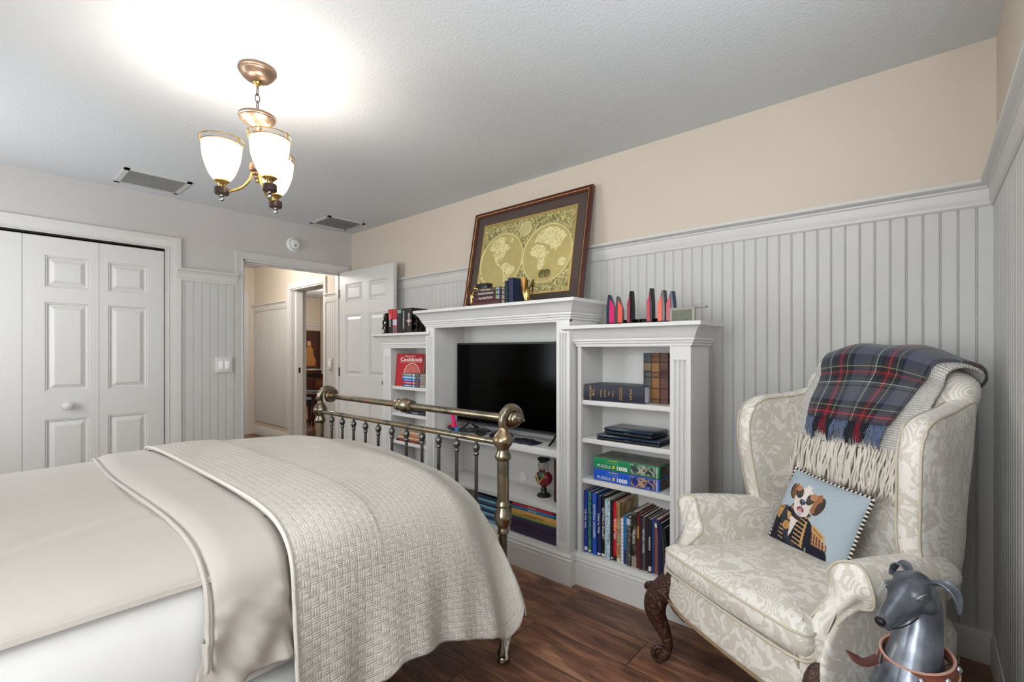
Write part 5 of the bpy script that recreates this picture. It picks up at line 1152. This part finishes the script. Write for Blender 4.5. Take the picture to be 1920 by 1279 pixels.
pt = thing('plaid_throw', 'grey, navy and red plaid wool throw folded over the top of the wing chair', 'throw', (CL[0], CL[1], 0), CR)
T0 = .245
def tbx(f): return (lerp(-.190, -.150, min(1, f*2.2)), lerp(.105, .262, min(1, f*1.9)**.9)-.12*sstep(.56, 1, f))
def tf_(u, v):
    a, b = tbx(v); x = lerp(a, b, u); p = throwpt(x, lerp(T0, BLEN*.90, v), .026+.005*math.sin(x*30+v*8)+.004*math.sin(v*23)); return tuple(p)
o = MB().grid(tf_, 60, 70, lambda u, v: (u*.33, v*.85)).build('cloth', tart.m, pt, recalc=False, angle=180); md = o.modifiers.new('th', 'SOLIDIFY'); md.thickness = .010; md.offset = 0
f1 = [MB(), MB(), MB()]; cols = [M('fringe_slate_blue', C(92, 106, 134), .95, var=.2, vscale=300), M('fringe_black_green', C(30, 36, 46), .95, var=.5, vscale=300), M('fringe_crimson', C(120, 26, 42), .95, var=.3, vscale=300)]
a, b = tbx(0)
for k in range(110):
    u = (k+.5)/110; x = lerp(a, b, u)+rnd.uniform(-.001, .001); ph = (u*.33/.150+.05) % 1; ci = 0 if (ph < .28 or ph > .84) else (2 if .46 < ph < .64 else 1)
    L_ = rnd.uniform(.058, .080)+.012*math.sin(u*23); sw = .012*math.sin(u*30)+rnd.uniform(-.004, .004); wv = rnd.uniform(0, 6)
    f1[ci].tube([(x+sw*q/6+.0025*math.sin(wv+q*1.7), bpt(T0-L_*q/6, .030+.008*math.sin(PI*q/6)).y, bpt(T0-L_*q/6, .03).z) for q in range(7)], [.0021]*6+[.001], 5)
for m_, c_ in zip(f1, cols): m_.build('fringe', c_, pt, angle=180)

# ---- cushion with the dog portrait (needlepoint colours rasterised into a colour attribute)
def pip(x, y, P):
    c = False; j = len(P)-1
    for i in range(len(P)):
        if (P[i][1] > y) != (P[j][1] > y) and x < (P[j][0]-P[i][0])*(y-P[i][1])/(P[j][1]-P[i][1])+P[i][0]: c = not c
        j = i
    return c
def ell(cx, cy, a, b, rot=0, n=18): 
    return [(cx+a*math.cos(2*PI*i/n)*math.cos(rot)-b*math.sin(2*PI*i/n)*math.sin(rot), cy+a*math.cos(2*PI*i/n)*math.sin(rot)+b*math.sin(2*PI*i/n)*math.cos(rot)) for i in range(n)]
S = []; A = lambda c, P: S.append((C(*c)[:3], P, min(p[0] for p in P), max(p[0] for p in P), min(p[1] for p in P), max(p[1] for p in P)))
nav, gd, gd2, brn, dbr, wh, blk_ = (22, 24, 42), (204, 158, 96), (150, 106, 60), (150, 100, 62), (60, 46, 38), (226, 216, 208), (24, 24, 28)
A(nav, [(0, 0), (0, .40), (.06, .46), (.20, .50), (.30, .53), (.44, .50), (.56, .46), (.66, .38), (.78, .30), (.84, .18), (.86, 0)])
A((48, 52, 60), [(.135, .50), (.215, .52), (.34, .20), (.50, .04), (.60, 0), (.46, 0), (.30, .12), (.20, .30)])
A(gd, [(.01, .36), (.02, .48), (.18, .50), (.17, .42), (.15, .32)]); A(gd2, [(.02, .47), (.17, .49), (.17, .465), (.02, .445)]); A((196, 140, 90), [(.04, .36), (.14, .34), (.15, .42), (.04, .43)])
A(gd, [(.60, .44), (.66, .43), (.78, .37), (.80, .31), (.62, .36)]); A(gd2, [(.63, .415), (.76, .36), (.75, .345), (.63, .395)])
for k in range(11): A(gd if k % 2 else (120, 70, 60), [(.625+.018*k, .36-.006*k), (.640+.018*k, .355-.006*k), (.655+.018*k, .215-.0*k), (.640+.018*k, .22)])
for k in range(7):
    y_ = .44-.052*k; A(gd, [(.40, y_), (.40, y_+.016), (.54, y_-.004), (.54, y_-.02)]); 
    if k > 2: A(gd, [(.19, y_-.03), (.19, y_-.014), (.27, y_-.02), (.27, y_-.036)])
A(gd, [(.225, .46), (.29, .45), (.33, .36), (.28, .36)]); A(gd, [(.50, .12), (.51, .44), (.53, .44), (.535, .12)])
A(wh, [(.30, .42), (.40, .40), (.37, .22), (.345, .16), (.335, .26)]); A((70, 44, 30), ell(.37, .435, .05, .03)); A(gd, ell(.285, .285, .045, .055)); A((180, 110, 50), ell(.285, .285, .026, .034)); A(gd, ell(.285, .285, .012, .018))
A((180, 176, 164), [(.56, 0), (.575, 0), (.585, .14), (.57, .14)])
# head
A(dbr, ell(.215, .725, .065, .105, .35)); A((176, 120, 84), ell(.235, .735, .05, .105, .30)); A((120, 84, 60), ell(.205, .715, .03, .075, .35))
A(dbr, ell(.585, .665, .075, .125, -.15)); A((164, 108, 72), ell(.56, .68, .055, .13, -.1)); A((70, 60, 50), ell(.61, .65, .035, .09, -.15))
A(nav, [(.24, .52), (.27, .46), (.50, .44), (.56, .52), (.50, .56), (.28, .60)]); A(gd, [(.25, .545), (.27, .50), (.285, .505), (.265, .55)]); A(gd, [(.49, .46), (.55, .50), (.545, .515), (.485, .475)])
A(wh, ell(.39, .66, .135, .165, .0, 24)); A(wh, ell(.40, .545, .105, .09)); A((64, 54, 46), ell(.295, .735, .058, .075, .4)); A((186, 132, 96), ell(.27, .78, .045, .035, .5)); A((64, 54, 46), ell(.475, .70, .055, .075, -.3)); A((186, 132, 96), ell(.505, .745, .045, .045, -.4)); A((236, 228, 222), [(.355, .86), (.43, .85), (.425, .70), (.43, .60), (.34, .61), (.36, .72)])
A((110, 110, 100), ell(.305, .725, .026, .018, .1)); A(blk_, ell(.305, .725, .014, .014)); A((110, 110, 100), ell(.472, .685, .026, .018, -.1)); A(blk_, ell(.472, .685, .014, .014))
A((240, 200, 190), ell(.33, .56, .05, .07)); A(wh, ell(.325, .56, .042, .06)); A(wh, ell(.47, .55, .045, .07))
A((58, 66, 80), ell(.385, .635, .048, .036)); A((110, 122, 140), ell(.39, .648, .026, .014)); A((50, 40, 44), [(.378, .60), (.39, .60), (.392, .56), (.378, .56)])
A((124, 60, 70), [(.33, .545), (.36, .575), (.385, .565), (.415, .575), (.445, .535), (.43, .51), (.385, .535), (.345, .51)]); A((206, 140, 140), ell(.385, .535, .028, .02)); A((196, 186, 196), ell(.39, .485, .045, .03))
for k in range(3): A((90, 60, 44), [(.16+.02*k, .68+.04*k), (.168+.02*k, .69+.04*k), (.20+.02*k, .80+.01*k), (.19+.02*k, .80+.01*k)])
N = 170
def pcol(u, v):
    c = C(*( (176, 190, 198) if True else 0))[:3]
    for (cc, P, x0, x1, y0, y1) in S:
        if x0 <= u <= x1 and y0 <= v <= y1 and pip(u, v, P): c = cc
    return c
pil = thing('portrait_cushion', 'square pale blue cushion with a uniformed dog portrait and striped cord edge', 'cushion', (CL[0], CL[1], 0), CR)
PW, PH, PT = .315, .290, .050
def pmap(u, v, side):
    x = (u-.5)*2; y = (v-.5)*2; k = (max(0, 1-abs(x)**3.0)*max(0, 1-abs(y)**3.0))**.55
    pin = 1-.04*(1-abs(y)**2)*abs(x)**6; pin2 = 1-.04*(1-abs(x)**2)*abs(y)**6
    return Vector((x*PW/2*pin, side*(-PT)*k-.004*side*math.sin(x*5+y*3)*k, y*PH/2*pin2))
PM = Matrix.Translation((-.028, .452, .612)) @ Matrix.Rotation(math.radians(-4), 4, 'Z') @ Matrix.Rotation(math.radians(-21), 4, 'X') @ Matrix.Rotation(math.radians(5), 4, 'Y')
nm = MB().grid(lambda u, v: tuple(PM @ pmap(u, v, 1)), N, N)
pm = NT('needlepoint_face'); at = pm.n('ShaderNodeAttribute', attribute_name='stitch'); tc = pm.n('ShaderNodeTexCoord'); nn = pm.noise(tc.outputs['UV'], 170, 2); pm.set(pm.mix(1.0, at.outputs['Color'], pm.ramp(nn, [(.3, .82), (.7, 1.12)]), 'MULTIPLY'), .95)
pm.bump(pm.math('ADD', nn, pm.math('MULTIPLY', pm.noise(tc.outputs['UV'], 9, 2), 1.2)), .5, .003)
face = nm.build('front_panel', pm.m, pil, recalc=False, angle=180)
ca = face.data.color_attributes.new('stitch', 'FLOAT_COLOR', 'POINT'); buf = []
for j in range(N+1):
    for i in range(N+1): buf += list(pcol(i/N, j/N))+[1.0]
ca.data.foreach_set('color', buf)
MB().grid(lambda u, v: tuple(PM @ pmap(u, v, -1)), 30, 30).build('back_panel', M('navy_velvet', C(40, 44, 56), .9), pil, recalc=False, angle=180)
per = [(i/40, 0) for i in range(40)]+[(1, i/40) for i in range(40)]+[(1-i/40, 1) for i in range(40)]+[(0, 1-i/40) for i in range(40)]
cp = catmull([tuple(PM @ pmap(u, v, 1)) for u, v in per], 1, closed=True)
cd = MB().tube(cp, .0062, 8, closed=True)
for i in range(len(cd.f)): cd.mi[i] = ((i//8)+((i % 8)//3)) % 2
cd.build('striped_cord', [M('cord_black', C(24, 24, 28), .8), M('cord_white', C(222, 214, 200), .8)], pil, angle=180)

# ---------------------------------------------------------------- greyhound statue
dg = thing('greyhound_statue', 'dark metal greyhound statue sitting beside the armchair with a leather collar', 'statue', (4.523, -1.170, 0), math.radians(-113))
dm = NT('polished_gunmetal'); co = dm.coord(); n_ = dm.noise(co, 16, 4); dm.set(dm.ramp(n_, [(.3, C(84, 88, 98)), (.7, C(146, 152, 162))]), .30, .75); dm.bump(dm.noise(co, 90, 3), .12, .001)
b = MB()
b.tube(catmull([(-.045, 0, .702), (-.02, 0, .700), (.012, 0, .698), (.045, 0, .684), (.08, 0, .668), (.112, 0, .653), (.134, 0, .643)], 4), [(interp(i/24, [(0, .020), (.12, .036), (.3, .042), (.5, .036), (.65, .026), (.85, .020), (1, .017)]), interp(i/24, [(0, .022), (.12, .036), (.3, .041), (.5, .035), (.65, .025), (.85, .020), (1, .018)])) for i in range(25)], 18, up=(0, 0, 1))
b.tube([(.0, 0, .668), (.04, 0, .656), (.08, 0, .640), (.118, 0, .628)], [.026, .024, .017, .011], 14)     # jaw
b.sphere((.139, 0, .648), .0155, 12, (.9, 1.1, .95))
for s_ in (-1, 1):
    b.sphere((.040, s_*.030, .704), .012, 10, (1.6, .8, .8)); b.sphere((-.008, s_*.030, .672), .024, 10, (1.2, .75, 1.1)); b.sphere((.01, s_*.022, .724), .014, 10, (1.8, 1, .7))
b.tube(catmull([(-.028, 0, .705), (-.038, 0, .66), (-.034, 0, .61), (-.018, 0, .555), (.0, 0, .49), (.008, 0, .43)], 5), [interp(i/25, [(0, .030), (.2, .042), (.45, .047), (.65, .054), (.85, .074), (1, .088)]) for i in range(26)], 20)
b.sphere((.005, 0, .40), .095, 18, (.95, .95, 1.25)); b.tube(catmull([(.0, 0, .42), (-.05, 0, .34), (-.11, 0, .24), (-.15, 0, .13)], 5), [.092, .094, .096, .097, .096, .095, .094, .093, .093, .092, .092, .090, .088, .085, .080, .07], 18)
for s_ in (-1, 1):
    b.tube([(.045, s_*.048, .40), (.050, s_*.050, .24), (.052, s_*.050, .12), (.052, s_*.050, .03)], [.040, .028, .020, .018], 12); b.sphere((.068, s_*.050, .020), .022, 10, (1.5, 1, .8))
    b.sphere((-.11, s_*.070, .13), .070, 14, (1.3, .6, 1.3)); b.tube([(-.05, s_*.085, .12), (-.01, s_*.09, .05), (-.06, s_*.09, .02)], [.035, .022, .020], 10); b.tube([(-.07, s_*.09, .02), (.03, s_*.09, .018)], [.022, .020], 10)
b.tube(catmull([(-.19, 0, .06), (-.22, .03, .03), (-.20, .09, .02), (-.12, .13, .018)], 5), [.018-.0009*i for i in range(16)], 8)
def skin(mb, nm, mat, par, vox=.0045, it=6):
    o = mb.build(nm, mat, par, recalc=True)
    r = o.modifiers.new('r', 'REMESH'); r.mode = 'VOXEL'; r.voxel_size = vox; r.use_smooth_shade = True; s2 = o.modifiers.new('s', 'SMOOTH'); s2.iterations = it; s2.factor = .6
    dgr = bpy.context.evaluated_depsgraph_get(); dgr.update(); me = bpy.data.meshes.new_from_object(o.evaluated_get(dgr)); o.modifiers.clear(); o.data = me
    me.polygons.foreach_set('use_smooth', [True]*len(me.polygons)); return o
box(-.24, .13, -.13, .16, -.035, .004).build('base_plinth', M('black_resin_base', C(30, 31, 34), .4, .3), dg, bevel=.008)
body = skin(b, 'body', dm.m, dg, .004, 5)
for s_ in (-1, 1):
    # folded ears: leaf-like shells. s_=+1 dog's left (towards the wall), droops outwards; the other stands up and folds
    if s_ > 0: pts = [(-.032, .022, .712), (-.036, .044, .722), (-.036, .064, .714), (-.032, .076, .692), (-.026, .079, .664)]; wd = [.016, .020, .021, .015, .003]
    else: pts = [(-.030, -.020, .712), (-.036, -.034, .733), (-.036, -.047, .735), (-.032, -.056, .722), (-.024, -.059, .702)]; wd = [.015, .021, .021, .015, .003]
    cpn = catmull(pts, 4); wds = [interp(i/(len(cpn)-1), [(k/4, w_) for k, w_ in enumerate(wd)]) for i in range(len(cpn))]
    def ef(u, v, cpn=cpn, wds=wds, s_=s_):
        i = v*(len(cpn)-1); a = int(min(len(cpn)-2, i)); f = i-a; p = cpn[a].lerp(cpn[a+1], f); w_ = lerp(wds[a], wds[a+1], f); t_ = (cpn[a+1]-cpn[a]).normalized()
        side = Vector((1, 0, 0)); side = side-t_*side.dot(t_); side.normalize(); nr = t_.cross(side)
        q = (u-.5)*2; return tuple(p+side*q*w_+nr*(-.010*(q*q-.5))*(1 if s_ > 0 else -1))
    e = MB().grid(ef, 10, 20).build('ear', dm.m, dg, recalc=False, angle=180); md = e.modifiers.new('th', 'SOLIDIFY'); md.thickness = .0045; md.offset = 0; md = e.modifiers.new('sb', 'SUBSURF'); md.levels = 1; md.render_levels = 1
    ey = MB().sphere((.044, s_*.0355, .700), .0098, 12, (1.3, .65, .8)).build('eye', M('eye_silver', C(150, 156, 166), .15, .9), dg)
    MB().tube(catmull([(.058, s_*.033, .6985), (.045, s_*.0405, .7085), (.028, s_*.040, .7065)], 5), .0016, 6).build('eyelid', M('pale_lid_metal', C(200, 196, 186), .3, .8), dg)  # pale metal tube along the lid
for s_ in (-1, 1): MB().tube(catmull([(.135, s_*.010, .637), (.11, s_*.0185, .634), (.07, s_*.0265, .640), (.045, s_*.031, .650)], 5), .0014, 6).build('mouth_line', M('dark_nose_metal', C(40, 38, 40), .4, .5), dg)
MB().sphere((.1465, 0, .651), .0125, 12, (.7, 1.05, .8)).build('nose', M('dark_nose_metal', C(40, 38, 40), .4, .5), dg)
lea = M('russet_leather', C(128, 64, 46), .45, var=.3, vscale=30, bump=.4, bscale=120)
col_ = thing('dog_collar', 'russet leather collar with pale edging round the statue neck', 'collar', (4.523, -1.170, 0), math.radians(-113))
def cring(rx, ry, z, tilt=.16): return [(-.016+rx*math.cos(a*PI/30), ry*math.sin(a*PI/30), z-tilt*rx*math.cos(a*PI/30)+.0) for a in range(60)]
band = MB(); n = 60; r0 = cring(.070, .0655, .560); r1 = cring(.078, .0725, .528)
band.add(r0+r1, [(i, (i+1) % n, n+(i+1) % n, n+i) for i in range(n)]); o = band.build('band', lea, col_, angle=180); md = o.modifiers.new('th', 'SOLIDIFY'); md.thickness = .005; md.offset = 0
for rx, ry, zz in ((.0725, .0675, .5605), (.0805, .0745, .5275)): MB().tube(cring(rx, ry, zz), .0032, 6, closed=True).build('rolled_edge', M('pale_pink_leather', C(206, 160, 146), .5), col_)
for a in (.55, 1.25, 2.0): MB().sphere((-.016+.077*math.cos(a), .073*math.sin(a), .545-.16*.077*math.cos(a)), .0075, 10, (1, 1, 1.2)).build('silver_stud', silv, col_)
MB().tube([(-.016+.079*math.cos(-.62)+dx, .074*math.sin(-.62)+dy, .532+dz) for dx, dy, dz in ((0, 0, -.014), (.003, -.003, .0), (.001, 0, .020), (-.003, .004, .020), (-.002, .004, -.012))], .0028, 6, closed=True).build('buckle', silv, col_)
dl = M('dark_russet_leather', C(84, 42, 36), .45)
ob = MB().tube(catmull([(.045, -.05, .535), (.075, -.070, .520), (.09, -.100, .538)], 5), [(.002, .010)]*8+[(.002, .007), (.0015, .004), (.001, .002)], 8, up=(1, 0, 0)).build('strap_end', dl, col_)

dg.scale = (.915, .915, .915); col_.scale = (.915, .915, .915)
for o_ in (dg, col_): o_.location = (4.514, -1.185, .032)
col_.location.z = .004; col_.scale = (.97, .97, .915)
for o in bpy.data.objects:
    if o.name.startswith('fringe'): o['kind'] = 'stuff'
